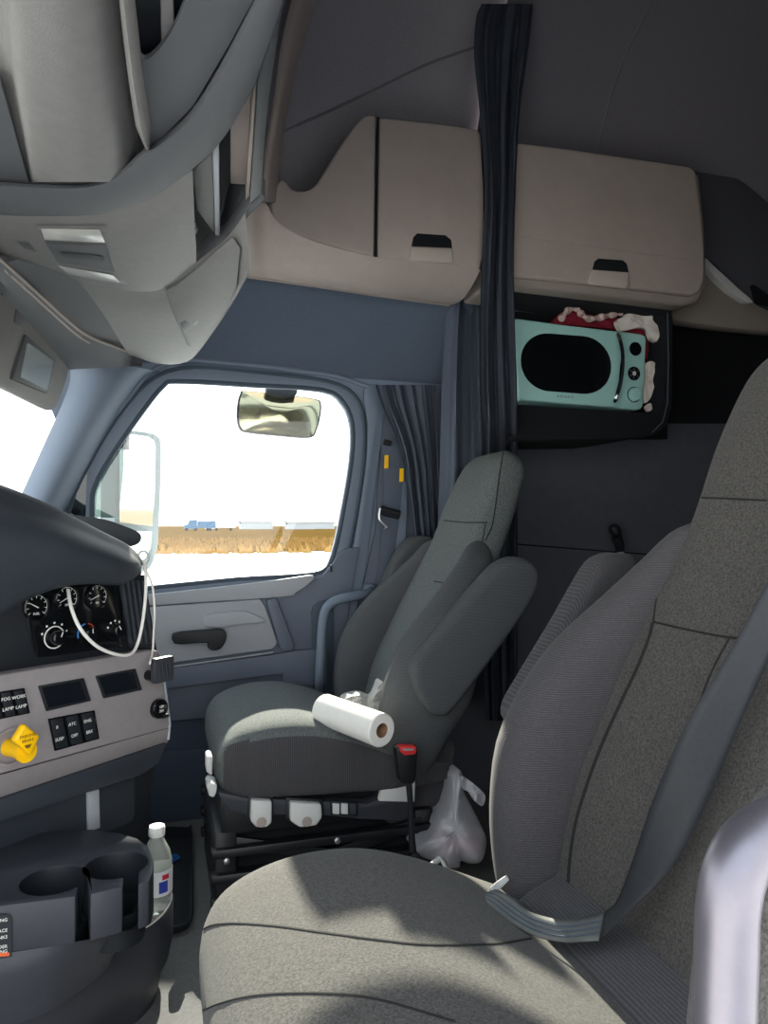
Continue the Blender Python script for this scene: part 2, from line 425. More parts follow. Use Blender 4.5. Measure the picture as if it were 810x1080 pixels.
# ================================================================== SEATS
SB, ST = Vector((.59, 0, .37)), Vector((.95, 0, 1.225))      # backrest axis, local x and z
AX = ST-SB; NF = Vector((-AX.z, 0, AX.x)).normalized()
def bk(t, y, f): p = SB+AX*t+NF*f; return (p.x, y, p.z)
def sgp(v, e): return math.copysign(abs(v)**e, v)
def make_seat(yc):
    rt = thing('truck_seat', (.35, yc, 0), None, 'seat')
    def sh(R): R = np.array(R, float); R[..., 1] += yc; return R
    # backrest core with the head section
    rows = []
    T = [-.04, 0, .08, .2, .35, .5, .58, .64, .7, .8, .9, .95, .98, .995, 1.0]
    for t in T:
        w = tab(t, [0, .3, .55, .62, .68, .8, .92, .97, .99, 1.0], [.235, .235, .205, .176, .166, .162, .152, .135, .11, .07])
        df = tab(t, [0, .2, .5, .64, .8, .92, .97, 1], [.035, .06, .05, .045, .055, .05, .04, .012])
        db = tab(t, [0, .5, .8, .95, 1], [.1, .09, .075, .06, .015])
        row = []
        for q in range(32):
            ph = 2*math.pi*q/32
            y = w*sgp(math.cos(ph), .5); s = math.sin(ph)
            f = (df if s > 0 else db)*sgp(s, .45 if s > 0 else .6)
            if s > 0: f -= .012*(1-abs(y)/w)*(1 if t < .62 else .2)
            row.append(bk(t, y, f))
        rows.append(row)
    b = B(); b.grid(densegrid(sh(rows), 1, 3), closed=True, cap=True)
    core = out(b, 'backrest', m_fab, rt, ang=60)
    bols = []
    for sd in (-1, 1):
        rows = []
        for t in [-.06, -.03, .02, .1, .2, .3, .4, .5, .58, .64, .67, .68]:
            cy = tab(t, [-.06, 0, .2, .4, .55, .68], [.22, .24, .257, .247, .205, .155])
            rl = tab(t, [-.06, -.03, 0, .2, .4, .55, .64, .68], [.02, .045, .055, .066, .062, .045, .024, .006])
            fc = tab(t, [-.06, .1, .3, .55, .68], [.01, .035, .04, .01, .01])
            rf = tab(t, [-.06, -.03, .05, .2, .35, .5, .64, .68], [.03, .06, .09, .118, .11, .075, .04, .01])
            row = []
            for q in range(20):
                ph = 2*math.pi*q/20
                row.append(bk(t, sd*(cy+rl*sgp(math.cos(ph), .8)), fc+rf*sgp(math.sin(ph), .8)))
            rows.append(row)
        b = B(); b.grid(densegrid(sh(rows), 1, 3), closed=True, cap=True)
        bols.append(out(b, 'side_bolster', m_fab_dk, rt, ang=60))
    # cushion
    rows = []
    X = [.055, .063, .085, .13, .2, .29, .38, .48, .58, .64, .66]
    for x in X:
        zt = tab(x, [.055, .063, .085, .12, .17, .24, .32, .42, .52, .66], [.395, .42, .447, .463, .475, .480, .468, .43, .38, .33])
        zb = tab(x, [.055, .063, .09, .16, .66], [.35, .325, .303, .298, .285])
        w = tab(x, [.055, .063, .08, .11, .15, .22, .3, .5, .62, .66], [.20, .228, .248, .264, .276, .283, .287, .282, .25, .21])
        c, h = (zt+zb)/2, (zt-zb)/2
        row = []
        for q in range(40):
            ph = 2*math.pi*q/40; cs, sn = math.cos(ph), math.sin(ph)
            y = w*sgp(cs, .2); z = c+h*sgp(sn, .28)
            if sn > 0: z += .010*(1-(y/w)**2)
            row.append((x, y, z))
        rows.append(row)
    b = B(); b.grid(densegrid(sh(rows), 1, 4), closed=True, cap=True)
    cush = out(b, 'cushion', [m_fab, m_fab_side], rt, ang=60, matfn=lambda f: 0 if f.normal.z > .42 or f.normal.x < -.75 else 1)
    # back lower shell and recline cover
    b = B(); b.prism([(.50, yc-.2, .40), (.66, yc-.2, .46), (.74, yc-.2, .36), (.70, yc-.2, .16), (.56, yc-.2, .14), (.50, yc-.2, .2)], (0, .4, 0)); out(b, 'back_shell', m_fab_side, rt, bevel=.03, seg=3)
    # base shroud, traced on the inboard face
    yi = -.262
    def loc(px): return [(p.x, p.y-2.02+yc, p.z) for p in fl(px, 2.02+yi)]
    shroud = [(230, 838), (262, 845), (390, 851), (402, 846), (414, 812), (420, 806), (443, 828), (442, 848), (430, 869), (388, 868), (345, 864), (262, 863), (242, 859), (233, 846)]
    b = B(); b.prism(loc(shroud), (0, .05, 0)); out(b, 'base_shroud', m_dark, rt, bevel=.005)
    b = B(); b.box((.15, yc-.22, .20), (.62, yc+.24, .32)); out(b, 'cushion_pan', m_iron, rt, bevel=.01)
    b = B(); b.prism([Vector(p)+Vector((0, -.012, 0)) for p in loc([(400, 847), (405, 826), (414, 808), (424, 812), (440, 826), (439, 848)])], (0, .02, 0)); out(b, 'hinge_cover', m_cream, rt, bevel=.006, label='pale grey hinge cover')
    for lv in ([(265, 844), (287, 845), (287, 868), (281, 873), (270, 873), (264, 866)], [(306, 846), (339, 848), (340, 862), (334, 871), (316, 873), (306, 866)]):
        cx = sum(a for a, _ in lv)/6; cy = sum(c for _, c in lv)/6
        big = [(cx+(a-cx)*1.2, cy+(c-cy)*1.15) for a, c in lv]
        b = B(); b.prism([Vector(p)+Vector((0, -.003, 0)) for p in loc(big)], (0, .01, 0)); out(b, 'lever_recess', m_black, rt, bevel=.003)
        b = B(); b.prism([Vector(p)+Vector((0, -.022, 0)) for p in loc(lv)], (0, .024, 0)); lo = out(b, 'adjust_lever', m_cream, rt, bevel=.006, seg=3, label='pale grey adjuster paddle')
        b = B(); p = loc([(cx, cy+5)])[0]; b.lathe((p[0], p[1]-.0245, p[2]), (0, 1, 0), [(.012, 0), (.011, .003)], 16); out(b, 'finger_dent', m_beige, lo)
    b = B(); b.prism([Vector(p)+Vector((0, -.006, 0)) for p in loc([(350, 847), (379, 848.5), (379, 863), (350, 861.5)])], (0, .01, 0)); sw = out(b, 'switch_panel', m_black, rt, bevel=.002)
    for i, (a, mm) in enumerate(((352, m_cream), (361, m_cream), (370, m_dark))):
        b = B(); b.prism([Vector(p)+Vector((0, -.011, 0)) for p in loc([(a, 849), (a+7, 849.3), (a+7, 860.5), (a, 860)])], (0, .008, 0)); out(b, 'rocker_switch', mm, sw, bevel=.0015)
    # front slide lever tips
    b = B(); b.prism(loc([(218, 800), (225, 800), (225, 822), (218, 818)]), (0, .05, 0)); out(b, 'front_knob', m_cream, rt, bevel=.006)
    b = B(); b.prism([Vector(p)+Vector((0, .0, 0)) for p in loc([(218, 832), (222, 828), (230, 831), (229, 840), (226, 845), (221, 843)])], (0, .06, 0)); out(b, 'slide_lever', m_cream, rt, bevel=.004)
    # suspension
    sp = B()
    for z in (.045, .105, .165): sp.box((.125, yc-.235, z-.011), (.70, yc-.2, z+.011)); sp.box((.125, yc+.2, z-.011), (.70, yc+.235, z+.011))
    for x in (.135, .64): sp.box((x, yc-.22, .0), (x+.05, yc+.22, .21))
    out(sp, 'suspension_frame', m_iron, rt, bevel=.004)
    for yy in (-.215, .215):
        sc_ = B(); sc_.obox((.42, yc+yy, .12), (.24, 0, .06), (0, .006, 0), (-.004, 0, .014)); out(sc_, 'scissor_link', m_iron, rt, bevel=.002)
        sc_ = B(); sc_.obox((.42, yc+yy*.96, .12), (.24, 0, -.06), (0, .006, 0), (.004, 0, .014)); out(sc_, 'scissor_link', m_iron, rt, bevel=.002)
    b = B(); b.box((.18, yc-.19, .01), (.64, yc+.19, .2)); out(b, 'bellows', m_void, rt, bevel=.02)
    for (x, z) in ((.16, .06), (.16, .15), (.28, .105), (.33, .05), (.43, .165), (.5, .06)):
        b = B(); b.lathe((x, yc-.2355, z), (0, -1, 0), [(.008, 0), (.008, .005), (.004, .007)], 6); out(b, 'bolt', m_steel, rt)
    arms = []
    return rt, core, bols, cush, arms
drv, core, bols, cush, arms = make_seat(.81)
drv['label'] = "driver's grey cloth seat in the foreground, lap belt lying across its cushion"
drv['group'] = 'cloth truck seats'
bpy.context.view_layer.update()
tr_b = bvh([core]); tr_c = bvh([cush])
def seam(tree, px, parent, nm='seam', r=.0016, mat=m_seam):
    P = drape(tree, px, 8, 0)
    if len(P) > 2:
        b = B(); b.tube(P, r, 5); return out(b, nm, mat, parent)
pas = copy_tree(drv)
bols[0].location = (.10, -.05, -.02)
pas.location = (.35, 2.04, 0)
pas['label'] = 'grey cloth passenger seat by the far door, paper roll lying on its cushion'
for a in kids(pas):
    n = a.name.split('.')[0]
    if n in ('cushion', 'backrest', 'side_bolster', 'back_shell'):
        a.location.x += .08 if n == 'cushion' else .035
        if n == 'cushion': a.location.z -= .008
        if n in ('backrest', 'side_bolster'): a.scale.z = .95
for a in kids(drv):
    if a.name.split('.')[0] in ('front_knob', 'slide_lever'): bpy.data.objects.remove(a)
m_fab_p = M('haze_paled_heather_fabric', (92, 97, 97), .95, mott=.4, mscale=300, bump=.5, bscale=700)  # passenger upholstery paled to imitate haze over the far seat
m_fab_ps = M('haze_paled_side_fabric', (84, 87, 90), .95, mott=.15, mscale=300, ribs=(95, 'Z', .3))  # ribbed sides and armrests paled for the same haze
for a in kids(pas):
    if a.type == 'MESH' and a.name.split('.')[0] in ('backrest', 'side_bolster', 'cushion'):
        a.data = a.data.copy(); a.data.materials[0] = m_fab_ps if a.name.startswith('side') else m_fab_p
# stitched seams that lie on the upholstery of the near seat
for px in ([(690, 656), (720, 663), (760, 671), (800, 676)], [(700, 527), (740, 525), (809, 528)], [(706, 528), (700, 570), (694, 620), (689, 656)], [(770, 672), (750, 710), (735, 750), (722, 790)]):
    seam(tr_b, px, core)
for px in ([(204, 1000), (215, 980), (240, 974), (290, 977), (340, 984), (400, 992), (450, 997), (520, 996), (560, 990)], [(199, 1079), (222, 1062), (270, 1050), (340, 1048), (400, 1055), (480, 1078)]):
    seam(tr_c, px, cush)
bpy.context.view_layer.update()
pk = [k for k in kids(pas) if k.name.startswith('backrest')][0]
ROOT[pas] = Vector(pas.location); ROOT[pk] = ROOT[pas]
tr_p = bvh([pk])
for px in ([(532, 470), (527, 500), (520, 550), (512, 570)], [(468, 549), (490, 551), (514, 551)], [(512, 552), (506, 585), (493, 618)], [(458, 613), (475, 616), (493, 618)]):
    P = drape(tr_p, px, 8, 0)
    if len(P) > 2:
        b = B(); b.tube(P, .0018, 5); out(b, 'seam', m_seam, pas)
tr_all = bvh([core, bols[1]])
P = drape(tr_all, [(689, 657), (684, 676), (672, 706), (655, 742), (636, 784), (619, 830), (607, 872), (601, 915), (600, 950)], 6, -.001)
b = B(); b.tube(P, .0035, 6); out(b, 'bolster_seam', m_seam, drv)
# armrests: each swung up to its own angle
def armrest(px, y, rt, h=.08, mt=None):
    ol = sm(px, 3)
    b = B(); b.prism([Vector((p.x, y, p.z)) for p in fl(ol, y)], (0, h, 0)); return out(b, 'armrest', mt or m_fab_side, rt, bevel=.02, seg=4, ang=60, bev_ang=50)
PA = [(437, 706), (440, 728), (452, 750), (468, 757), (484, 745), (525, 690), (562, 637), (571, 612), (567, 596), (552, 588), (535, 592), (518, 607), (475, 655), (445, 690)]
armrest(PA, 1.69, pas, .08, m_fab_ps)
armrest([(380, 690), (392, 720), (420, 700), (450, 640), (470, 590), (460, 568), (440, 566), (424, 580), (405, 620)], 2.31, pas, .08, m_fab_ps)
armrest([(548, 770), (545, 750), (560, 722), (600, 655), (630, 602), (645, 587), (664, 584), (676, 592), (690, 640), (640, 760), (580, 800)], 1.19, drv, .075)
armrest([(790, 828), (765, 870), (740, 930), (724, 980), (715, 1040), (716, 1120), (780, 1150), (850, 1100), (880, 900), (850, 800)], .49, drv, -.06, m_fab)
# ================================================================== DASHBOARD
DO = Vector((0, 1.673, 0)); DU = Vector((.75, .6614, 0)).normalized(); DN = Vector((DU.y, -DU.x, 0)); Z3 = Vector((0, 0, 1))
def DP(px, py, n=0.): return PP(px, py, DO+DN*n, DN)
def dl(pxs, n=0.): return [DP(a, c, n) for a, c in pxs]
m_ivory = M('printed_ivory', (226, 226, 220), .6)
m_yellow = M('yellow_knob_plastic', (246, 190, 14), .4, emit=0)
m_yel_dk = M('dark_yellow_print', (120, 84, 10), .6)
m_blue = M('blue_print', (70, 130, 200), .5); m_red = M('red_print', (190, 60, 50), .5)
m_screen = M('dark_display_glass', (22, 26, 32), .15, spec=.5)
m_gold = M('brass_dial', (150, 140, 90), .4)
ds = thing('dashboard', (-.4, 1.5, .2), 'wraparound truck dashboard with gauges, switches and a rounded black hood at left', 'dashboard')
# hood over the gauges
cols = [((-90, 470), (-90, 720)), ((-40, 498), (-40, 668)), ((0, 511), (0, 649)), ((41, 527), (30, 632)), ((74, 543), (67, 619)), ((111, 562), (100, 616)), ((134, 574), (126, 617)), ((146, 585), (140, 611)), ((150, 595), (148, 604))]
R = []
for i, (a, c) in enumerate(cols):
    row = []
    k = tab(i, [0, 4, 6, 7, 8], [1, .9, .6, .35, .05])
    for s in np.linspace(0, 1, 9):
        q = (a[0]*(1-s)+c[0]*s, a[1]*(1-s)+c[1]*s)
        n = .10*k*math.sin(math.pi*min(1, (s*.75+.12)))**.8 - .10*k*max(0, .3-s)/.3 + .005
        row.append(tuple(DP(q[0], q[1], n+tab(i, [0, 8], [.05, .0]))))
    row.insert(0, tuple(Vector(row[0])-DN*.22*max(k, .2)+Z3*.0))
    row.append(tuple(Vector(row[-1])-DN*.09*max(k, .15)))
    R.append(row)
b = B(); b.grid(densegrid(R, 2, 4)); out(b, 'gauge_hood', m_dash, ds, ang=70)
# body behind
b = B(); b.prism([tuple(DO-DN*.05+DU*-.004)[:2]+(.30,), tuple(DO-DN*.05-DU*.62)[:2]+(.30,), (-.9, .95, .30), (-.9, 1.72, .30), (-.3, 1.86, .30)], (0, 0, .55)); out(b, 'dash_body', m_dash, ds, bevel=.02)
b = B(); b.box((-.9, 1.70, .30), (-.42, 2.44, .78)); out(b, 'passenger_dash', m_dash, ds, bevel=.04, seg=3)
b = B(); b.prism([D(a, c, 1.82) for a, c in sm([(70, 546), (92, 545), (112, 548), (135, 556), (147, 562), (149, 569), (143, 575), (125, 578), (70, 582)], 3)], (-.10, .06, 0)); out(b, 'dash_top_pod', m_black, ds, bevel=.006)
b = B(); b.tube([D(151+5.5*math.cos(t), 588+7*math.sin(t), 1.74) for t in np.linspace(0, 6.28, 20)], .003, 6, cap=False); out(b, 'cable_ring', m_cream, ds)
# gauge panel
b = B(); b.prism(dl([(-60, 600), (149, 600), (157, 640), (166.5, 688), (0, 714), (-60, 724)], -.03), -DN*.05); gp = out(b, 'gauge_panel', m_black, ds, bevel=.003)
b = B(); b.prism(dl(sm([(28, 600), (26, 640), (36, 688), (44, 693), (70, 690), (122, 682), (128, 676), (118, 600)], 2), -.0295), DN*.003); out(b, 'gauge_bezel', m_black_gl, ds, bevel=.002)
def ring(c, ax, r, w, h, mat, nm, par, n=28):
    b = B(); b.lathe(c, ax, [(r-w, 0), (r-w, h), (r, h), (r, 0)], n, cap=False); return out(b, nm, mat, par)
def gpt(c, a, r, h): return c+(DU*math.cos(a)+Z3*math.sin(a))*r+DN*h
for i, (px, py) in enumerate(((38, 640), (70, 631), (102, 629))):
    c = DP(px, py, -.0262); r = .026
    b = B(); b.lathe(c, DN, [(r, -.003), (r, .004), (r-.003, .005), (r-.003, .001), (.001, .001)], 28); g = out(b, 'gauge', m_black_gl, ds)
    b = B()
    a0, a1 = rad(-40), rad(220)
    for q in range(9):
        a = a0+(a1-a0)*q/8
        b.prism([gpt(c, a-.03, r*.62, .0015), gpt(c, a+.03, r*.62, .0015), gpt(c, a+.025, r*.82, .0015), gpt(c, a-.025, r*.82, .0015)], DN*.0004)
    arc = [gpt(c, a, r*.83, .0017) for a in np.linspace(a0, a1, 24)]
    b.tube(arc, .0004, 4); out(b, 'dial_scale', m_ivory, g)
    a = rad((150, 205, 200)[i]); b = B(); b.tube([gpt(c, a, -.004, .0025), gpt(c, a, r*.7, .0025)], [.0012, .0005], 5); out(b, 'needle', m_ivory, g)
    text('dial_lettering', ('FUEL', 'PSI', 'PSI')[i], gpt(c, -math.pi/2, r*.5, .0018), DU, Z3, .006, m_ivory, g)
for i, (px, py) in enumerate(((56, 672), (90, 668), (120, 664))):
    c = DP(px, py, -.026); r = .023
    b = B(); b.lathe(c, DN, [(r, -.003), (r, .003), (r*.62, .004), (r*.6, .022), (r*.5, .024), (.001, .024)], 28); g = out(b, 'climate_knob', m_black_gl, ds)
    if i == 0:
        ring(c+DN*.0035, DN, r*.95, .0022, .0012, m_ivory, 'dial_ring', g)
    if i == 1:
        for a0, a1, mm, nm in ((100, 200, m_blue, 'cold_arc'), (-20, 80, m_red, 'hot_arc')):
            b = B(); b.tube([gpt(c, rad(a), r*.86, .0035) for a in np.linspace(a0, a1, 12)], .0014, 5); out(b, nm, mm, g)
    b = B(); b.tube([gpt(c, rad(70+i*25), .002, .0246), gpt(c, rad(70+i*25), r*.5, .0246)], .0008, 5); out(b, 'pointer_line', m_ivory, g)
    if i != 1:
        for q in range(5):
            a = rad(20+q*35); p = gpt(c, a, r*(.8 if i == 2 else 1.2), .004)
            b = B(); b.obox(p, DU*.0018, Z3*.0018, DN*.0003); out(b, 'mode_mark', m_ivory, g)
# air vent with slanted slats
b = B(); b.prism(dl([(123, 606), (151, 606), (163, 682), (135, 684)], -.0295), DN*.006); v = out(b, 'air_vent', m_black, ds, bevel=.002)
for k in range(5):
    x = 126+k*5.6
    b = B(); b.prism(dl([(x, 612), (x+2.2, 612), (x+11.5, 678), (x+9, 678.5)], -.0225), DN*.006); out(b, 'vent_slat', m_dash, v)
# warm grey fascia
b = B(); b.prism(dl([(-60, 723), (0, 712), (160, 686), (166, 686), (169, 690), (179, 764), (178, 768), (0, 817), (-60, 833)]), -DN*.05); fa = out(b, 'fascia_panel', m_panel, ds, bevel=.004, seg=3)
R = [[tuple(DP(a, c, n)) for a, c in pl] for pl, n in (([(-60, 833), (0, 817.5), (178, 768)], -.001), ([(-60, 845), (0, 829), (178, 775)], -.008), ([(-60, 860), (0, 842), (177, 783)], -.03))]
b = B(); b.grid(R); out(b, 'fascia_lip', m_panel, ds)
b = B(); b.tube(dl([(165.5, 687), (169.5, 692), (179, 764), (177.5, 780)], -.004), .003, 6); out(b, 'fascia_edge', m_door_lt, ds)
b = B(); b.prism(dl([(-60, 862), (0, 843), (177, 783), (168, 806), (150, 818), (88, 838), (0, 868), (-60, 892)], -.02), -DN*.06); out(b, 'lower_fascia', m_dash, ds, bevel=.006)
b = B(); b.prism(dl([(-60, 880), (0, 860), (165, 800), (160, 830), (156, 930), (-60, 1010)], -.06), -DN*.04); out(b, 'knee_panel', m_black, ds, bevel=.004)
b = B(); b.prism(dl([(89, 834), (101, 831), (102, 872), (90, 876)], -.055), DN*.012); out(b, 'silver_strip', m_door_lt, ds, bevel=.002)
# displays
for pl in ([(39.5, 723.5), (87.5, 715), (95, 739), (48, 750)], [(100, 713), (142, 705), (149, 727.5), (108.5, 736.5)]):
    b = B(); b.prism(dl(pl, .0005), DN*.004); dd = out(b, 'display_bezel', m_black, ds, bevel=.0015)
    cx = sum(a for a, _ in pl)/4; cy = sum(c for _, c in pl)/4
    b = B(); b.prism(dl([(cx+(a-cx)*.84, cy+(c-cy)*.8) for a, c in pl], .0046), DN*.0008); out(b, 'display_screen', m_screen, dd)
# rocker switch banks
def lerp2(p, q, t): return (p[0]+(q[0]-p[0])*t, p[1]+(q[1]-p[1])*t)
def bank(pl, ncol, icons):
    b = B(); b.prism(dl(pl, .0005), DN*.003); bk_ = out(b, 'switch_bank', m_black_gl, ds, bevel=.001)
    for i in range(ncol):
        s0, s1 = i/ncol+.03, (i+1)/ncol-.03
        q = [lerp2(pl[0], pl[1], s0), lerp2(pl[0], pl[1], s1), lerp2(pl[3], pl[2], s1), lerp2(pl[3], pl[2], s0)]
        cx = sum(a for a, _ in q)/4; cy = sum(c for _, c in q)/4
        q2 = [(cx+(a-cx)*.92, cy+(c-cy)*.9) for a, c in q]
        tm = [DP(*q2[0], .009), DP(*q2[1], .009), DP(*lerp2(q2[1], q2[2], .5), .0045), DP(*lerp2(q2[0], q2[3], .5), .0045)]
        b = B(); b.prism([DP(*q2[0], .003), DP(*q2[1], .003), DP(*q2[2], .003), DP(*q2[3], .003)], DN*.005); rk = out(b, 'rocker_switch', m_black, bk_, bevel=.0015)
        for t, ic in zip((.3, .72), icons[i]):
            p = lerp2(lerp2(q2[0], q2[1], .5), lerp2(q2[3], q2[2], .5), t)
            text('switch_lettering', ic, DP(*p, .0082), DU, Z3, .0085, m_ivory, rk)
bank([(-30, 734), (25, 725.5), (31, 752), (-24, 763)], 4, [('', ''), ('', ''), ('FOG', 'LAMP'), ('WORK', 'LAMP')])
bank([(50, 758), (99, 749), (104, 779), (57, 792)], 3, [('II', 'SUSP'), ('ATC', 'OFF'), ('ENG', 'BRK')])
# parking brake knob
c = DP(10, 788, .001)
ring(c, DN, .034, .006, .004, m_panel, 'knob_surround', ds)
b = B(); b.lathe(c, DN, [(.016, 0), (.015, .03), (.019, .045), (.019, .052)], 20); kn = out(b, 'parking_brake_knob', m_yellow, ds, label='yellow diamond push knob')
kc = DP(28, 780, .062); s = .0265
e1 = (DU*.92+Z3*.38).normalized(); e2 = (Z3*.92-DU*.38).normalized()
dia = [(e1*sg*s, e2*sg2*s) for sg, sg2 in ((1, 0), (0, 1), (-1, 0), (0, -1))]
b = B(); b.prism([DP(a, c2, .062)-DN*.012 for a, c2 in ((25, 763), (42, 776.5), (31.5, 797), (14, 781))], DN*.016); out(b, 'knob_cap', m_yellow, kn, bevel=.005, seg=3)
text('knob_lettering', 'PARKING', kc+DN*.0042+Z3*.007, DU, Z3, .0072, m_yel_dk, kn)
text('knob_lettering', 'BRAKE', kc+DN*.0042-Z3*.001, DU, Z3, .0072, m_yel_dk, kn)
b = B(); b.prism([kc+DN*.0042+DU*x+Z3*z for x, z in ((-.007, -.008), (.007, -.008), (.003, -.014), (-.003, -.014))], DN*.0004); out(b, 'arrow_print', m_yel_dk, kn)
# round socket near the fascia edge
c = DP(166, 747, .001)
b = B(); b.lathe(c, DN, [(.0205, 0), (.0205, .01), (.016, .013), (.001, .013)], 22); sk = out(b, 'power_socket', m_black_gl, ds)
for r_ in range(2): text('socket_lettering', ('12V', '20A')[r_], c+DN*.0134+Z3*(.005-.009*r_), DU, Z3, .008, m_ivory, sk)
b = B(); b.obox(DP(174, 755, .005), DU*.008, Z3*.004, DN*.004); out(b, 'socket_tab', m_black, sk, bevel=.001)
# plugged-in charger
ch = thing('phone_charger', DP(157, 712, 0), 'square black ribbed charger plugged into the right end of the grey dash panel', 'charger')
b = B(); b.lathe(DP(156, 712, 0), DN, [(.011, 0), (.011, .03)], 14); out(b, 'plug', m_black_gl, ch)
c = DP(171, 706, .04); hw = .026
b = B(); b.prism([c+DU*x+Z3*z-DN*.006 for x, z in rrect(0, 0, hw, .026, .006)], DN*.014); out(b, 'charger_body', m_dark, ch, bevel=.002)
for k in range(4):
    b = B(); b.tube([c+DN*.0085+DU*(-.017+.010*k)+Z3*.015, c+DN*.0085+DU*(-.013+.010*k)-Z3*.014], .0012, 5); out(b, 'grip_rib', m_black, ch)
# white charging cables
m_cable = M('white_cable', (228, 224, 218), .45)
b = B(); b.tube([DP(a, c, n) for a, c, n in ((72, 622, .02), (75, 640, .045), (84, 662, .06), (100, 680, .065), (118, 689, .065), (134, 691, .06), (143, 684, .05), (149, 664, .045), (153, 635, .05), (154, 610, .055), (152, 592, .03))], .0033, 8, k=5); out(b, 'charging_cable', m_cable, label='white charging cable looping down in front of the gauges', cat='cable')
b = B(); b.tube([DP(a, c, n) for a, c, n in ((150, 590, .02), (155, 603, .03), (161, 620, .03), (163, 645, .03), (162, 668, .02), (161, 686, .012), (158, 700, .05))], .0022, 8, k=5); out(b, 'charger_lead', m_cable, label='thin white lead dropping from the dash hood tip to the square charger', cat='cable')

# ================================================================== CUP HOLDER CONSOLE
cc = thing('cup_holder_console', (-.25, 1.5, 0), 'black floor console below the dashboard with two round cup holders and a side tray', 'console')
yf, zt, rc = 1.275, .36, .052
cups = [((-.162, 1.345), (-.122, -.100)), ((-.066, 1.372), (-.052, -.028))]
def keyhole():
    P = [(-.72, yf+.02), (-.4, yf+.005)]
    for (cx, cy), (x0, x1) in cups:
        yq = yf if cx < -.1 else yf+.012
        a0 = math.atan2(-math.sqrt(max(0, rc**2-(x0-cx)**2)), x0-cx); a1 = math.atan2(-math.sqrt(max(0, rc**2-(x1-cx)**2)), x1-cx)
        P.append((x0, yq))
        P += [(cx+rc*math.cos(a), cy+rc*math.sin(a)) for a in np.linspace(a0, a1-2*math.pi, 30)]
        P.append((x1, yq))
    P += [(-.011, yf+.02), (-.004, 1.33), (-.004, 1.37), (-.013, 1.43), (-.034, 1.475), (-.066, 1.51), (-.12, 1.545), (-.3, 1.57), (-.72, 1.6)]
    return P
kh = keyhole()
b = B(); b.prism([(x, y, zt-.075) for x, y in kh], (0, 0, .075)); out(b, 'holder_deck', [m_dark, m_black], cc, bevel=.003, seg=2, matfn=lambda f: 1 if abs(f.normal.z) < .5 and min((f.calc_center_median().xy-Vector(c)).length for c, _ in cups) < rc+.002 else 0)  # hole walls turn black to imitate shade inside the cups
for (cx, cy), _ in cups:
    b = B(); b.lathe((cx, cy, .235), (0, 0, 1), [(rc+.003, .06), (rc-.004, .0), (.001, .0)], 30, cap=False); out(b, 'cup_well', m_black, cc)
# outer walls tapering under the deck
o1 = [(-.72, yf+.02), (-.4, yf+.005), (-.2, yf), (-.11, yf+.003), (-.055, yf+.012), (-.012, yf+.02), (-.006, 1.36), (-.03, 1.46), (-.12, 1.545), (-.72, 1.6)]
o2 = [(-.72, yf+.03), (-.4, yf+.012), (-.2, yf+.012), (-.125, yf+.065), (-.085, yf+.115), (-.075, 1.43), (-.07, 1.46), (-.08, 1.50), (-.14, 1.54), (-.72, 1.6)]
R = [[(x, y, .287) for x, y in o1], [((x+u)/2-.0, (y+v)/2-.012, .258) for (x, y), (u, v) in zip(o1, o2)], [(x, y, .17) for x, y in o2]]
b = B(); b.grid(densegrid(R, 4, 3)); out(b, 'console_flank', m_dark, cc, ang=60)
# lower body with the tray rim at its right end
t0 = [(-.72, 1.34), (-.3, 1.335), (-.2, 1.34), (-.12, 1.385), (-.046, 1.462), (0, 1.506), (.024, 1.55), (.034, 1.60), (.028, 1.655), (-.01, 1.71), (-.1, 1.74), (-.72, 1.75)]
t0d = dense([(x, y, 0) for x, y in t0], 4)
def ofs(k, cx=-.2, cy=1.56): return [(cx+(x-cx)*k, cy+(y-cy)*k) for x, y, _ in t0d]
R = []
for k, z in ((.94, .14), (.955, .174), (.97, .182), (.99, .182), (1.003, .172), (1.0, .11), (.965, .07), (.91, .05), (.87, .0)):
    R.append([(x, y, z) for x, y in ofs(k)])
b = B(); b.grid(R); out(b, 'console_base', m_dark, cc, ang=60)
b = B(); b.prism([(x, y, .14) for x, y in ofs(.945)], (0, 0, .012)); out(b, 'tray_floor', m_dark, cc)
# warning label on the flank
lab = fl([(-40, 966), (9, 964), (12.5, 968), (12.5, 1008), (9, 1012), (-40, 1020)], yf-.001)
b = B(); b.prism(lab, (0, -.0012, 0)); wl = out(b, 'warning_label', m_black, cc)
for i, (s_, y, mm) in enumerate((('WARNING', 970, m_ivory), ('DO NOT PLACE', 981, m_ivory), ('HOT DRINKS', 988, m_ivory), ('IN HOLDER', 998, m_ivory), ('WHEN DRIVING', 1003, m_ivory))):
    text('label_lettering', s_, PY(8, y, yf-.0024), (1, 0, 0), (0, 0, 1), .007, mm, wl, align='RIGHT')
b = B(); b.prism(fl([(-40, 1007), (10, 1004.5), (10, 1008), (-40, 1012)], yf-.0023), (0, -.0006, 0)); out(b, 'label_stripe', M('orange_print', (214, 96, 50), .5), wl)

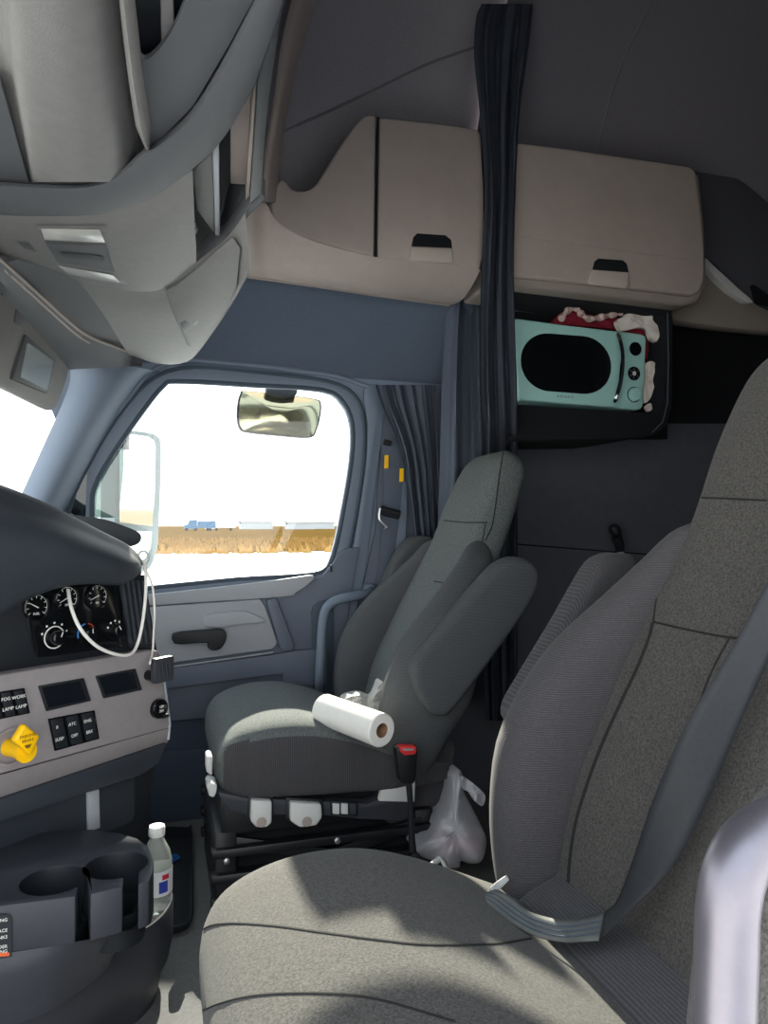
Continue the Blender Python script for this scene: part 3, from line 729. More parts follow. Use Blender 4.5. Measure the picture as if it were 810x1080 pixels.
# ================================================================== FLOOR MAT AND BOTTLE
b = B(); q = [PZ(201, 873, .012), PZ(202.5, 966, .012), PZ(199, 975, .012), PZ(190, 979, .012), PZ(120, 990, .012), PZ(110, 873, .012)]
b.prism([(p.x, p.y, .0005) for p in q], (0, 0, .016)); fm = out(b, 'floor_mat', m_mat, bevel=.004, label='black ribbed rubber floor mat beside the water bottle', cat='mat')
b = B(); b.tube([Vector((p.x, p.y, .018)) for p in q[:5]], .004, 6); out(b, 'mat_rim', m_black, fm)
b = B(); b.prism([PZ(a, c, .022) for a, c in ((173, 904), (187, 901.5), (190, 906), (182, 910), (174, 911))], (0, 0, .004)); out(b, 'wrapper', M('blue_wrapper', (30, 84, 150), .4), bevel=.001, label='small blue wrapper lying on the rubber floor mat', cat='wrapper')
m_pet = M('clear_bottle_plastic', (236, 240, 232), .08, trans=.75, ior=1.2, emit=0)
m_label = M('printed_bottle_label', (226, 226, 228), .5)
bo = thing('water_bottle', (0, 1.612, .152), 'clear plastic water bottle with white cap standing in the console tray', 'bottle')
o = Vector((.001, 1.60, .153))
b = B(); b.lathe(o, (0, 0, 1), [(.026, 0), (.030, .004), (.031, .02), (.029, .035), (.031, .05), (.031, .095), (.030, .11), (.026, .128), (.017, .146), (.0125, .155), (.0125, .165)], 24); out(b, 'bottle_body', m_pet, bo, ang=60)
b = B(); b.lathe(o, (0, 0, 1), [(.0155, .158), (.0165, .160), (.0165, .174), (.015, .178)], 24); out(b, 'bottle_cap', m_white, bo, label='white screw cap')
b = B(); b.lathe(o, (0, 0, 1), [(.0315, .045), (.0316, .05), (.0316, .09), (.0315, .095)], 24, cap=False); lb = out(b, 'bottle_label', m_label, bo)
def lblpt(a, z, r=.0319): return o+Vector((r*math.sin(a), -r*math.cos(a), z))
for a0, a1, z0, z1, mm, nm in ((.15, .75, .052, .075, M('label_blue', (52, 70, 160), .5), 'blue_print'), (.35, .85, .078, .088, M('label_red', (196, 40, 60), .5), 'red_print')):
    b = B(); b.grid([[tuple(lblpt(a, z)) for a in np.linspace(a0, a1, 6)] for z in (z0, z1)]); out(b, nm, mm, lb)
# ================================================================== OVERHEAD CONSOLE
def onto(tree, pxs, lift=.0, dflt=1.2):
    P = []
    for a, c in pxs:
        r = ray(a, c); h = tree.ray_cast(CAM, r.normalized())
        d = ((h[0]-CAM).length if h[0] is not None else dflt)
        P.append(CAM + r.normalized()*(d-lift)); dflt = d
    return P
def slab(tree, pxs, lift, thick, name, mat, par, bevel=.0, seg=2, k=0, **kw):
    px = sm(pxs, k) if k else pxs
    P = onto(tree, px, lift)
    cx = sum(a for a, _ in px)/len(px); cy = sum(c for _, c in px)/len(px)
    b = B(); b.prism(P, ray(cx, cy).normalized()*thick); return out(b, name, mat, par, bevel=bevel, seg=seg, **kw)
oc = thing('overhead_console', (-.05, 1.3, 1.40), 'grey overhead console above the windscreen with map lamp and open pigeonholes', 'overhead console')
BU = [(-70, 190), (0, 191), (31, 193), (93, 193), (122, 181), (148, 159), (204, 111), (267, 0), (288, -50)]
BL = [(-70, 226), (0, 227), (35, 228), (92, 227), (122, 222), (167, 204), (206, 176), (237, 144), (272, 81), (296, 15), (310, -50)]
def zr(pxs, z): return [PZ(a, c, z if not isinstance(z, list) else z[i]) for i, (a, c) in enumerate(pxs)]
def resamp(pts, n):
    P = arr(pts); L = np.r_[0, np.cumsum(np.linalg.norm(np.diff(P, axis=0), axis=1))]; L /= L[-1]
    t = np.linspace(0, 1, n); return np.array([np.interp(t, L, P[:, i]) for i in range(P.shape[1])]).T
def px2(pts, n): return [(q[0], q[1]) for q in resamp([(q[0], q[1], 0) for q in dense([(a, c, 0) for a, c in pts], 6)], n)]
# bezel band that sweeps across between the bins and the lower tray
bu, bl = px2(BU, 40), px2(BL, 40)
R = []
for s, dz in ((0, .03), (.04, .008), (.15, 0), (.5, -.003), (.85, 0), (1, .006)):
    R.append([PZ(a*(1-s)+c*s, b_*(1-s)+d*s, 1.452+dz) for (a, b_), (c, d) in zip(bu, bl)])
b = B(); b.grid([[tuple(p) for p in r] for r in R]); out(b, 'bezel_band', m_over_dk, oc, ang=60)
# lower tray underside
CT = [(-70, 226), (0, 227), (35, 228), (92, 227), (122, 222), (167, 204), (203, 179)]
CBm = [(-70, 236), (0, 250), (40, 260), (90, 266), (130, 268), (170, 250), (205, 226)]
CB_ = [(-70, 245), (0, 268), (60, 286), (90, 300), (148, 308), (176, 303), (207, 277)]
R = [[PZ(a, c, z) for a, c in px2(pl, 30)] for pl, z in ((CT, 1.458), (CBm, 1.447), (CB_, 1.452))]
R.append([p+Vector((-.01, .02, .02)) for p in R[-1]])
b = B(); b.grid(densegrid([[tuple(p) for p in r] for r in R], 1, 4)); tray = out(b, 'lower_tray', m_over, oc, ang=60)
# end pod
DT = [(85, 299), (110, 304), (148, 307.5), (176, 302.5), (207, 276.5), (240, 250), (259, 224)]
DM = [(108, 330), (132, 338), (162, 342), (188, 338), (222, 318), (248, 290), (262, 262)]
DB = [(136, 374), (150, 379), (166, 383), (190, 383), (208, 372), (240, 328), (262, 290)]
R = [[PZ(a, c, z) for a, c in px2(pl, 30)] for pl, z in ((DT, 1.452), (DM, 1.432), (DB, 1.425))]
R.append([p+Vector((.0, .12, .06)) for p in R[-1]])
b = B(); b.grid(densegrid([[tuple(p) for p in r] for r in R], 1, 5)); pod = out(b, 'end_pod', m_over, oc, ang=60)
# front under panel beside the windscreen header
E1 = [(-70, 244), (0, 268), (60, 285), (86, 299), (112, 334), (136, 374)]
E2 = [(-70, 215), (0, 273), (40, 310), (78, 344), (105, 361), (138, 375)]
R = [[PZ(a, c, z) for a, c in px2(pl, 20)] for pl, z in ((E1, 1.452), (E2, 1.438))]
b = B(); b.grid(R); out(b, 'front_under_panel', m_over_dk, oc)
# header mouldings: two bright lines and the strip down to the visor
HL = [(-70, 212), (0, 274), (40, 310), (78, 344), (98, 357), (122, 366), (152, 378)]
for off, z in ((0, 1.432), (5, 1.428)):
    b = B(); b.tube([PZ(a-off*.4, c+off, z) for a, c in px2(HL, 30)], .0035, 6); out(b, 'header_trim_line', m_beige, oc)
H2 = [(-70, 232), (0, 296), (25, 326), (48, 348), (70, 368), (78, 374), (150, 384)]
H3 = [(-70, 275), (0, 335), (25, 362), (46, 380), (64, 392), (72, 390), (150, 386)]
R = [[PZ(a, c, z) for a, c in px2(pl, 24)] for pl, z in ((HL, 1.432), (H2, 1.41))]
R.append([PX(a, c, q.x-.03) if False else CAM+(PZ(a, c, 1.40)-CAM)*1.0 for (a, c), q in zip(px2(H3, 24), R[1])])
b = B(); b.grid(R); out(b, 'header_strip', m_over_dk, oc)
# upper bins: a rounded door at left, a ribbed grip, and the larger door at right
R = []
A_c = [(-80, .05), (-30, .045), (-10, .03), (2, .022), (14, .004), (40, -.006), (72, -.012), (100, -.006), (122, .012), (134, .03)]
for yy, sk in ((192, 1.), (150, .8), (100, .45), (50, .2), (0, 0), (-60, -.2)):
    row = []
    for x, dz in A_c:
        px = x+(26*sk if x > -40 else 0)-(6 if x > 100 else 0)*sk - (2 if yy < 192 else 0)
        row.append(tuple(PZ(min(px, 146), yy, 1.462+dz)))
    R.append(row)
b = B(); b.grid(densegrid(R, 4, 4)); out(b, 'left_bin_door', m_over, oc, ang=70)
b = B(); b.prism([PZ(a, c, 1.47) for a, c in ((-90, 80), (0, 84), (30, 192), (-90, 192))], (0, 0, .01)); out(b, 'bin_end_panel', m_over_dk, oc)
rb = px2([(129, -60), (134, 0), (142, 70), (151, 130), (156, 158)], 18)
R = []
for s, dz in ((-1, .03), (-.85, -.006), (-.4, -.016), (.3, -.014), (.85, .0), (1, .03)):
    R.append([tuple(PZ(a+s*9*(1 if i < 15 else (17.6-i)/2.6), c+0, 1.458+dz)) for i, (a, c) in enumerate(rb)])
b = B(); b.grid(R); out(b, 'grip_rib', m_over, oc, ang=60)
grip = sm([(139, -30), (143, 40), (148, 59), (155, 63), (168, 52), (184, 28), (195, 0), (202, -30)], 3)
b = B(); b.prism([PZ(a, c, 1.462) for a, c in [(128, -60), (150, 130), (160, 157), (178, 138), (204, 111), (240, 50), (267, 0), (290, -60)]], (0, 0, .006), [[PZ(a, c, 1.462) for a, c in grip]]); out(b, 'right_bin_door', m_over_dk, oc)
b = B(); b.prism([PZ(a, c, 1.482) for a, c in sm([(120, -50), (130, 60), (155, 80), (190, 50), (220, -50)], 3)], (0, 0, .004)); out(b, 'grip_recess', m_black, oc)
b = B(); b.prism([PZ(a, c, 1.468) for a, c in ((168, -40), (170, 47), (176, 46), (184, 30), (181, -40))], (0, 0, .01)); out(b, 'grip_bar', m_over, oc, bevel=.002)
# rear opening with pigeonholes
b = B(); b.prism([PZ(a, c, 1.64) for a, c in ((150, 190), (230, 40), (285, -40), (290, 20), (280, 110), (270, 200), (250, 248), (205, 280))], (0, 0, .01)); out(b, 'pigeonhole_top', m_void, oc)
for nm, mt, pl, z, h in (('divider_panel', m_over, [(203, 180), (224, 160), (226.5, 247), (208, 222)], 1.475, .02),
                         ('divider_edge', m_door_lt, [(224, 160), (230.5, 150), (232, 249), (227, 248)], 1.47, .06),
                         ('divider_panel', m_beige, [(243, 130), (265, 100), (259.5, 195), (243, 194)], 1.50, .02),
                         ('divider_edge', m_beige, [(267, 94), (272, 82), (263.5, 216), (259, 214)], 1.475, .06),
                         ('shelf_floor', m_black, [(226, 250), (243, 196), (260, 196), (262, 216), (240, 250), (208, 277)], 1.52, .01)):
    b = B(); b.prism([PZ(a, c, z) for a, c in pl], (0, 0, h)); out(b, nm, mt, oc, bevel=.0015)
b = B(); b.tube([PZ(a, c, 1.472) for a, c in ((206, 236), (208, 241), (207, 246))], .002, 6); out(b, 'latch_pin', m_steel, oc)
b = B(); b.prism([PZ(a, c, 1.455) for a, c in ((308, -60), (293, 15), (272, 81), (263, 216), (276, 205), (280, 150), (285, 100), (296, 25), (314, -60))], (0, 0, .025)); out(b, 'rear_rim', m_black, oc, bevel=.004)
b = B(); b.prism([PZ(a, c, 1.458) for a, c in ((276, 204), (263, 217), (240, 250), (207, 277), (206, 283), (240, 257), (262, 229), (280, 210))], (0, 0, .03)); out(b, 'opening_sill', m_over_dk, oc, bevel=.002)
b = B(); b.prism([(.12, .5, 1.66), (.0, 2.2, 1.66), (-.6, 2.2, 1.66), (-.6, .5, 1.66)], (0, 0, .02)); out(b, 'console_back', m_void, oc)
bpy.context.view_layer.update()
tt = bvh([tray]); tp = bvh([pod])
# map lamp
lamp = slab(tt, [(38, 238), (112, 238), (134, 300), (110, 297), (70, 289), (56, 279)], .004, .006, 'map_lamp', m_over, oc, .0015)
m_lens = M('frosted_lamp_lens', (176, 174, 168), .25, trans=0)
slab(tt, [(43, 241), (105, 242), (111, 256), (47, 253)], .0065, .004, 'lamp_lens', m_lens, lamp, .001)
slab(tt, [(61, 280), (119, 290), (127, 298), (112, 296.5), (71, 289)], .0065, .004, 'lamp_lens', m_lens, lamp, .001)
slab(tt, [(48, 256), (112, 259), (121, 287), (61, 277)], .0055, .003, 'lamp_grille', m_over_dk, lamp)
slab(tt, [(64, 268), (68, 266.5), (104, 270), (110, 273), (107, 275.5), (72, 272.5)], .007, .002, 'lamp_slot', m_black, lamp, k=2)
slab(tt, [(17, 254.5), (30, 256), (39, 266), (26, 262)], .003, .003, 'sensor_cover', m_over_dk, oc)
# pod door with its latch
pd = slab(tp, [(174, 306), (186, 300), (206, 284), (245, 249), (254, 262), (250, 302), (240, 326), (216, 360), (205, 368), (198, 364), (184, 334)], .012, .02, 'pod_door', m_over, oc, .005, 3)
lt = slab(tp, [(190, 341), (213, 325), (216, 331), (206, 344), (194, 350)], .0135, .004, 'latch_recess', m_black, pd, .001)
slab(tp, [(203, 334), (213, 326), (215.5, 331), (206, 343), (203, 343)], .0155, .004, 'latch_tab', m_over, lt, .001)

# ---- sun visor and its vanity mirror
VP_, VN = Vector((-.3, 1.62, 0)), Vector((.997, -.073, 0))
def vz(pxs, n=0.): return [PP(a, c, VP_+VN*n, VN) for a, c in pxs]
vs = thing('sun_visor', tuple(PP(40, 420, VP_, VN)), 'grey sun visor with a square vanity mirror folded down at far left', 'sun visor')
b = B(); b.prism(vz(sm([(-50, 260), (0, 302), (22, 324), (45, 346), (68, 367), (73, 376), (71, 398), (62, 424), (57, 432), (48, 430), (0, 406), (-50, 385)], 3)), -VN*.02); out(b, 'visor_panel', m_over, vs, bevel=.006, seg=3)
b = B(); b.prism(vz([(28, 353), (59, 380), (50, 415), (14, 400)], .006), -VN*.008); out(b, 'mirror_frame', m_over_dk, vs, bevel=.002)
b = B(); b.prism(vz([(29, 361), (57, 381), (50, 412), (22, 397.5)], .0075), -VN*.002); out(b, 'vanity_mirror', M('grey_mirror', (170, 180, 182), .25, metal=.6), vs)
b = B(); b.prism(vz([(18, 324), (27, 333), (25, 344), (16, 340)], .003), -VN*.004); out(b, 'visor_label', m_over_dk, vs, bevel=.001)
for a, c in ((7, 308), (52, 344)):
    b = B(); b.prism(vz([(a-4, c), (a+5, c+1), (a+4, c+3), (a-4, c+2.5)], .004), -VN*.006); out(b, 'visor_slot', m_black, vs)
b = B(); b.tube([PP(a, c, VP_+VN*.01, VN) for a, c in ((70, 372), (78, 368), (92, 366), (102, 364))], .004, 8, k=4); out(b, 'visor_hinge', m_steel, vs)

# ================================================================== CUPBOARDS OVER THE DOOR
YC = 2.0
m_lip = M('lighter_beige_plastic', (176, 166, 156), .5)
def scoop(door, dark, light, y):
    b = B(); b.prism(fl(dark, y-.0015), (0, .004, 0)); r = out(b, 'handle_recess', m_void, door, bevel=.001)  # black plate stands for the shade inside the recess
    b = B(); b.prism(fl(light, y-.011), (0, .012, 0)); out(b, 'handle_lip', m_lip, r, bevel=.005, seg=3)
c1 = thing('overhead_cupboard', tuple(PY(390, 300, 2.1)), 'pale grey overhead cupboard with sloped front end above the passenger window', 'cupboard', 'overhead cupboards')
b = B(); b.prism(fl(sm([(397, 122.5), (389, 120.5), (378, 127), (355, 160), (335, 192), (322, 201), (308, 199), (297, 188), (288, 205), (287, 226), (300, 240), (320, 250), (344, 258), (370, 265), (395, 270.5)], 2, False), YC), (0, .27, 0)); out(b, 'sloped_end', m_beige, c1, bevel=.008, seg=3)
b = B(); b.prism(fl([(400.5, 124), (420, 125), (480, 132), (503, 136), (508, 140), (511, 200), (511.5, 262), (507, 283), (440, 276), (398.5, 270.5)], YC-.004), (0, .27, 0)); d1 = out(b, 'cupboard_door', m_beige, c1, bevel=.008, seg=3)
b = B(); b.prism(fl([(397.5, 123), (400, 123.5), (397.5, 271), (395, 270.5)], YC-.0008), (0, .002, 0)); out(b, 'door_gap', m_void, c1)
scoop(d1, [(440, 246), (470, 248), (476, 253), (477, 261.5), (434, 259.6), (436, 250)], [(433.5, 260), (477.5, 262), (479, 277), (432, 274)], YC-.004)
top = [(258, 214), (266, 218), (280, 214), (290, 231), (302, 241), (322, 251), (344, 258.5), (395, 271), (440, 276.5), (507, 284)]
bot = [(257, 291), (266, 292.5), (280, 294.5), (292, 296), (304, 298), (320, 300), (340, 303), (390, 310.5), (430, 316), (474, 322)]
R = []
for t in np.linspace(0, 1, 7):
    row = []
    for (a, c), (e, f) in zip(top, bot):
        p = PY(a, c, YC+.002).lerp(PY(e, f, 2.3), t); p.z -= .03*math.sin(math.pi*t); row.append(tuple(p))
    R.append(row)
b = B(); b.grid(densegrid(R, 3, 1)); out(b, 'curved_underside', m_beige, c1, ang=60)
b = B(); b.tube([PY(a, c, 2.295) for a, c in bot], .004, 6); out(b, 'lower_bead', m_beige, c1)
c2 = thing('overhead_cupboard', tuple(PY(640, 310, 2.1)), 'pale grey overhead cupboard right of the dark curtain, above the turquoise microwave', 'cupboard', 'overhead cupboards')
for c_ in (c1, c2): del c_['group']
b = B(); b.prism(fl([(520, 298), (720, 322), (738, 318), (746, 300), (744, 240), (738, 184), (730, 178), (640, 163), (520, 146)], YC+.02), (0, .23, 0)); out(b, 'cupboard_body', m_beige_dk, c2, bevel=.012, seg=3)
dp = [(520, 146), (600, 156), (700, 170.5), (729, 175), (735, 181), (741, 225), (744, 262), (744, 296), (739, 308), (730, 311.5), (640, 301), (520, 289)]
b = B(); b.prism(fl(dp, YC), (0, .05, 0)); d2 = out(b, 'cupboard_door', m_beige, c2, bevel=.012, seg=4)
b = B(); b.tube([PY(a, c, YC-.0005) for a, c in ((541, 250), (640, 262), (743, 276))], .0015, 5); out(b, 'door_crease', m_beige, d2)
scoop(d2, [(631, 272.5), (657, 274.4), (661, 278), (663, 287), (625, 284), (627, 276)], [(624.5, 284), (663.5, 287), (664, 301), (660, 304), (624, 300), (621, 297)], YC)
# beige shoulder panel and bright trim behind the cupboard, dark upper bunk panel
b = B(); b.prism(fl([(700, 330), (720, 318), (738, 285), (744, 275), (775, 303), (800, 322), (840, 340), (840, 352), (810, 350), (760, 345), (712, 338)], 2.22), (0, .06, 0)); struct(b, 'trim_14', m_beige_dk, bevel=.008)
b = B(); b.prism(fl([(745, 272), (752, 279), (764, 290), (779, 304), (791, 314), (795, 319), (786, 318), (770, 307), (755, 293), (744, 280)], 2.19), (0, .03, 0)); struct(b, 'trim_15', m_cream, bevel=.003)
b = B(); b.prism(fl(sm([(700, 160), (760, 178), (800, 205), (850, 260), (870, 340), (800, 319), (778, 303), (745, 272), (700, 260)], 3), 2.23), (0, .03, 0)); bp_ = struct(b, 'wall_bunk_panel', M('dark_bunk_panel', (78, 78, 86), .9), bevel=.004)
b = B(); b.prism(fl([(795, 300), (812, 312), (815, 322), (800, 318)], 2.2), (0, .02, 0)); struct(b, 'trim_16', m_void)
# ================================================================== CURTAINS
def pleated(rows, y, n, amp, name, mat, lab, ph=0., skew=0., yfn=None):
    rw = dense([(a, c, d) for a, c, d in rows], 4)
    R = []
    for i, (py, xl, xr) in enumerate(rw):
        row = []
        for s in np.linspace(0, 1, n*10+1):
            a = s+.02*math.sin(7*s+py*.012)
            w = math.sin(2*math.pi*n*a+ph+skew*i/len(rw))
            dy = amp*(w+.35*math.sin(2*math.pi*n*2.3*a+1.3+ph))
            row.append(tuple(PY(xl*(1-s)+xr*s, py, (yfn(py) if yfn else y)+dy)))
        R.append(row)
    b = B(); b.grid(R); o = out(b, name, mat, ang=80, label=lab, cat='curtain')
    return o
pleated([(4, 508, 562), (20, 502, 561), (60, 500, 556), (120, 506, 548), (200, 511, 544), (280, 508, 542), (340, 506, 543), (400, 506, 545), (460, 508, 546), (540, 508, 546), (640, 508, 546), (760, 512, 546)], 1.86, 3, .022, 'sleeper_curtain', m_curt_dk, 'dark slate curtain gathered into a tall column between the two overhead cupboards', yfn=lambda py: tab(py, [0, 290, 440, 482, 800], [1.93, 1.95, 1.96, 2.26, 2.27]))
pleated([(292, 476, 516), (320, 471, 516), (400, 466, 517), (480, 464, 520), (560, 462, 522), (700, 462, 522)], 2.33, 2, .03, 'sleeper_curtain', m_curt, 'lighter slate curtain bunched behind the passenger seat, left of the dark column', ph=1.)
pleated([(406, 396, 464), (430, 404, 464), (473, 422, 464), (520, 430, 465), (570, 436, 466), (610, 438, 466)], 2.40, 5, .02, 'window_curtain', m_curt, 'small slate curtain swept back on the door post beside the side window')

# ================================================================== SHELF NOOK WITH MICROWAVE
YM = 2.12
nk = thing('microwave_nook', tuple(PY(620, 470, 2.3)), 'black open nook on the sleeper wall holding the turquoise microwave', 'shelf')
b = B(); b.prism(fl([(538, 304), (704, 325), (704, 463), (538, 463)], 2.40), (0, .02, 0)); out(b, 'back_panel', m_void, nk)
b = B(); b.prism(fl([(541, 301.5), (695, 321), (709, 326), (710, 340), (709, 430), (704, 448), (690, 459), (660, 463), (541, 464), (541, 426.5), (660, 434), (694, 436), (699, 424), (702, 340), (698, 331), (541, 311)], YM-.04), (0, .33, 0)); out(b, 'nook_shell', m_void, nk, bevel=.004)
b = B(); b.tube([PY(a, c, YM-.043) for a, c in ((704, 330), (705, 380), (704, 425), (699, 445), (688, 456))], .0025, 6); out(b, 'nook_edge', m_seal, nk)
for dy in (0, 8):
    b = B(); b.tube([PY(530, 318+dy, YM+.1), PY(605, 326+dy, YM+.12)], .003, 6); out(b, 'wire_rod', m_seal, nk)
m_turq = M('turquoise_enamel', (166, 212, 206), .35, coat=.2)
mw_ = thing('microwave', tuple(PY(612, 430, 2.25)), 'retro turquoise microwave with oval window and chrome handle in the black nook', 'microwave')
body = [(541, 337), (545, 335.5), (600, 343), (655, 349.5), (676, 352), (681, 354), (682, 359), (678.5, 427), (677, 431), (672, 432.5), (640, 430), (549, 422.5), (546, 420)]
b = B(); b.prism(fl(body, YM), (0, .28, 0)); out(b, 'cabinet', m_turq, mw_, bevel=.006, seg=3)
def stad(cx, cy, hw, hh, r, sl, n=9): return [(x, y+(x-cx)*sl) for x, y in rrect(cx, cy, hw, hh, r, n)]
b = B(); b.prism(fl([(542, 338), (546, 336.5), (656.5, 350.5), (653.5, 430), (550, 422), (547, 419)], YM-.012), (0, .012, 0)); dm = out(b, 'door', m_turq, mw_, bevel=.004, seg=3)
wo = stad(597, 383.5, 47.5, 30.5, 29.5, .075)
b = B(); b.prism(fl(wo, YM-.0135), (0, .004, 0)); out(b, 'window', m_black_gl, dm, bevel=.0005)
b = B(); b.tube([PY(a, c, y) for a, c, y in ((651.5, 353, YM-.012), (652.5, 355, YM-.03), (656, 370, YM-.04), (656.5, 385, YM-.042), (654.5, 402, YM-.04), (649.5, 420, YM-.03), (647.5, 423.5, YM-.012))], .0075, 10, k=4); out(b, 'handle', m_chrome, dm)
c = PY(670, 368, YM-.0005); b = B(); b.lathe(c, (0, -1, 0), [(.0235, 0), (.0225, .003), (.001, .003)], 26); out(b, 'display', m_black_gl, mw_)
c = PY(668.5, 394, YM-.0005); b = B(); b.lathe(c, (0, -1, 0), [(.0235, 0), (.023, .002), (.001, .002)], 26); kp = out(b, 'keypad', m_black_gl, mw_)
for q in range(6):
    a = 2*math.pi*q/6+.5; p = c+Vector((math.cos(a)*.015, -.0025, math.sin(a)*.015))
    b = B(); b.lathe(p, (0, -1, 0), [(.0052, 0), (.0045, .0015), (.001, .0018)], 10); out(b, 'key', m_dark, kp)
b = B(); b.lathe(c+Vector((0, -.0022, 0)), (0, -1, 0), [(.0075, 0), (.007, .002), (.001, .002)], 14); out(b, 'start_key', m_cream, kp)
c = PY(668, 416.5, YM-.0005)
b = B(); b.lathe(c, (0, -1, 0), [(.025, 0), (.0245, .004), (.0215, .005), (.0205, .018), (.018, .02), (.001, .0205)], 26); out(b, 'dial_knob', m_turq, mw_)
b = B(); b.lathe(c, (0, -1, 0), [(.0262, 0), (.0262, .0035), (.0235, .0045), (.0235, 0)], 26, cap=False); out(b, 'dial_rim', m_chrome, mw_)
text('brand_lettering', 'G A L A N Z', PY(596, 418.5, YM-.0128), PY(610, 420, YM)-PY(580, 417.3, YM), (0, 0, 1), .011, m_dark, dm)
b = B(); b.prism(fl([(708, 338), (830, 354), (830, 446), (706, 446)], 2.44), (0, .015, 0)); struct(b, 'wall_dark_gap', m_void)  # black sheet stands for the deep shade of the gap beside the nook
# crumpled cloths stuffed round it
def crumple(px, y, amp, name, mat, lab, cat, thick=.02, seed=1, rings=7, k=4, par=None, freq=26., label=None, yf=None, bulge=0.):
    rn = random.Random(seed); o = dense([(a, c, 0) for a, c in px], k, True)
    cx, cy = o[:, 0].mean(), o[:, 1].mean(); R = []
    from mathutils import noise
    for i in range(rings+1):
        s = max(.02, i/rings); row = []
        for q in o:
            a, c = cx+(q[0]-cx)*s, cy+(q[1]-cy)*s
            yy = yf(a, c) if yf else y
            p = PY(a, c, yy)
            d = noise.noise(Vector((p.x*freq+seed*3, p.z*freq, seed)))+.6*abs(noise.noise(Vector((p.x*freq*2.3, p.z*freq*2.3, seed*2.))))
            row.append(tuple(PY(a, c, yy-amp*d-bulge*(1-s*s))))
        R.append(row)
    back = [tuple(Vector(v)+Vector((0, thick, 0))) for v in R[-1]]
    mid = [tuple(PY(cx, cy, (yf(cx, cy) if yf else y)+thick*1.5)) for _ in back]
    R.append(back); R.append([tuple(Vector(v).lerp(Vector(m), .98)) for v, m in zip(back, mid)])
    b = B(); b.grid(R, closed=True, cap=True)
    return out(b, name, mat, par, ang=70, label=lab or label, cat=cat)
m_red = M('red_cloth', (128, 28, 46), .9, mott=.25, mscale=60)
m_redl = M('red_cloth_worn', (110, 24, 40), .9, mott=.25, mscale=60)
m_lin = M('off_white_cloth', (214, 204, 196), .9, mott=.06, mscale=40)
m_pink = M('pinkish_twisted_cloth', (196, 170, 164), .9, mott=.1, mscale=60)
crumple([(584, 341), (588, 333), (600, 326), (618, 325), (640, 328), (660, 331), (672, 340), (690, 357), (696, 372), (690, 384), (684, 380), (683, 358), (672, 350), (640, 346), (600, 342)], YM+.05, .02, 'red_garment', m_red, 'crumpled red garment stuffed over the top and right side of the microwave', 'garment', seed=2)
b = B()
pts = [PY(a, c, YM+.015+.006*math.sin(i*2)) for i, (a, c) in enumerate(sm([(592, 336), (598, 328), (607, 325), (612, 330), (620, 336), (632, 335), (645, 332), (655, 330)], 4, False))]
b.tube(pts, [.012 if i % 4 < 2 else .0075 for i in range(len(pts))], 8); out(b, 'twisted_scarf', m_pink, label='pale pink twisted scarf lying along the red garment above the microwave', cat='scarf')
crumple([(651, 338), (660, 333), (664, 328), (680, 328), (688, 330), (689, 338), (696, 346), (698, 354), (694, 360), (687, 357), (686, 349), (676, 345), (662, 348), (655, 348)], YM+.0, .012, 'white_cloth', m_lin, 'white cloth draped over the upper right corner of the microwave', 'cloth', seed=5)
crumple([(682, 384), (688, 381), (693, 386), (694, 396), (690, 408), (686, 420), (680, 425), (679, 415), (681, 400)], YM+.01, .012, 'white_cloth', m_lin, 'small white cloth tucked low between microwave side and nook wall', 'cloth', seed=8)
crumple([(681, 429), (686, 425), (688, 431), (684, 434)], YM-.005, .006, 'white_cloth', m_lin, 'scrap of white cloth at the lower right foot of the microwave', 'cloth', seed=9, k=3, thick=.01)
# reading lamp stub on the wall behind
gl = thing('gooseneck_lamp', tuple(PY(654, 585, 2.4)), 'small black swivel lamp on a pale stub seen above the near seat armrest', 'lamp')
b = B(); b.tube([PY(660, 600, 2.46), PY(656, 588, 2.43), PY(654, 579, 2.40)], .013, 10); out(b, 'stub', m_cream, gl)
b = B(); b.tube([PY(654, 580, 2.40), PY(653, 572, 2.39), PY(650, 566, 2.39)], [.017, .018, .020], 12); out(b, 'neck', m_black, gl)
b = B(); b.blob(PY(649, 559.5, 2.39), (.024, 0, 0), (0, .022, 0), (-.006, 0, .025)); out(b, 'head', m_black, gl)

# ================================================================== BELTS
def strap(le, re, dl, dr, name, mat, par=None, n=6, k=5, **kw):
    L = dense([(a, c, d) for (a, c), d in zip(le, dl)], k); Rr = dense([(a, c, d) for (a, c), d in zip(re, dr)], k)
    R = []
    for l, r in zip(L, Rr): R.append([tuple(D(*(l*(1-s)+r*s)[:2], (l*(1-s)+r*s)[2])) for s in np.linspace(0, 1, n)])
    b = B(); b.grid(R); o = out(b, name, mat, par, ang=60, **kw)
    if name == 'lap_strap':
        for s in (.28, .5, .72):
            b = B(); b.tube([D(*(l*(1-s)+r*s)[:2], (l*(1-s)+r*s)[2]-.0015) for l, r in zip(L, Rr)], .0011, 5); out(b, 'woven_stripe', m_seal, o)
    m = o.modifiers.new('t', 'SOLIDIFY'); m.thickness = .0016; m.offset = 0
    return o
bt = thing('seat_belt', tuple(D(560, 1000, 1.0)), 'grey three-point seat belt lying loosely across the near seat', 'seat belt')
strap([(960, 240), (890, 440), (836, 560), (806, 620), (769, 688), (724, 763), (690, 840), (668, 905), (651, 950), (638, 962)], [(1010, 300), (925, 490), (866, 600), (826, 668), (786, 750), (751, 835), (721, 895), (696, 930), (662, 962), (632, 992)],
      [.74, .80, .85, .85, .85, .86, .88, .90, .92, .94], [.70, .77, .83, .84, .84, .85, .86, .87, .885, .90], 'shoulder_strap', M('shaded_belt_webbing', (36, 38, 42), .55, mott=.12, mscale=150), bt)  # shoulder webbing darkened to imitate the shade it hangs in
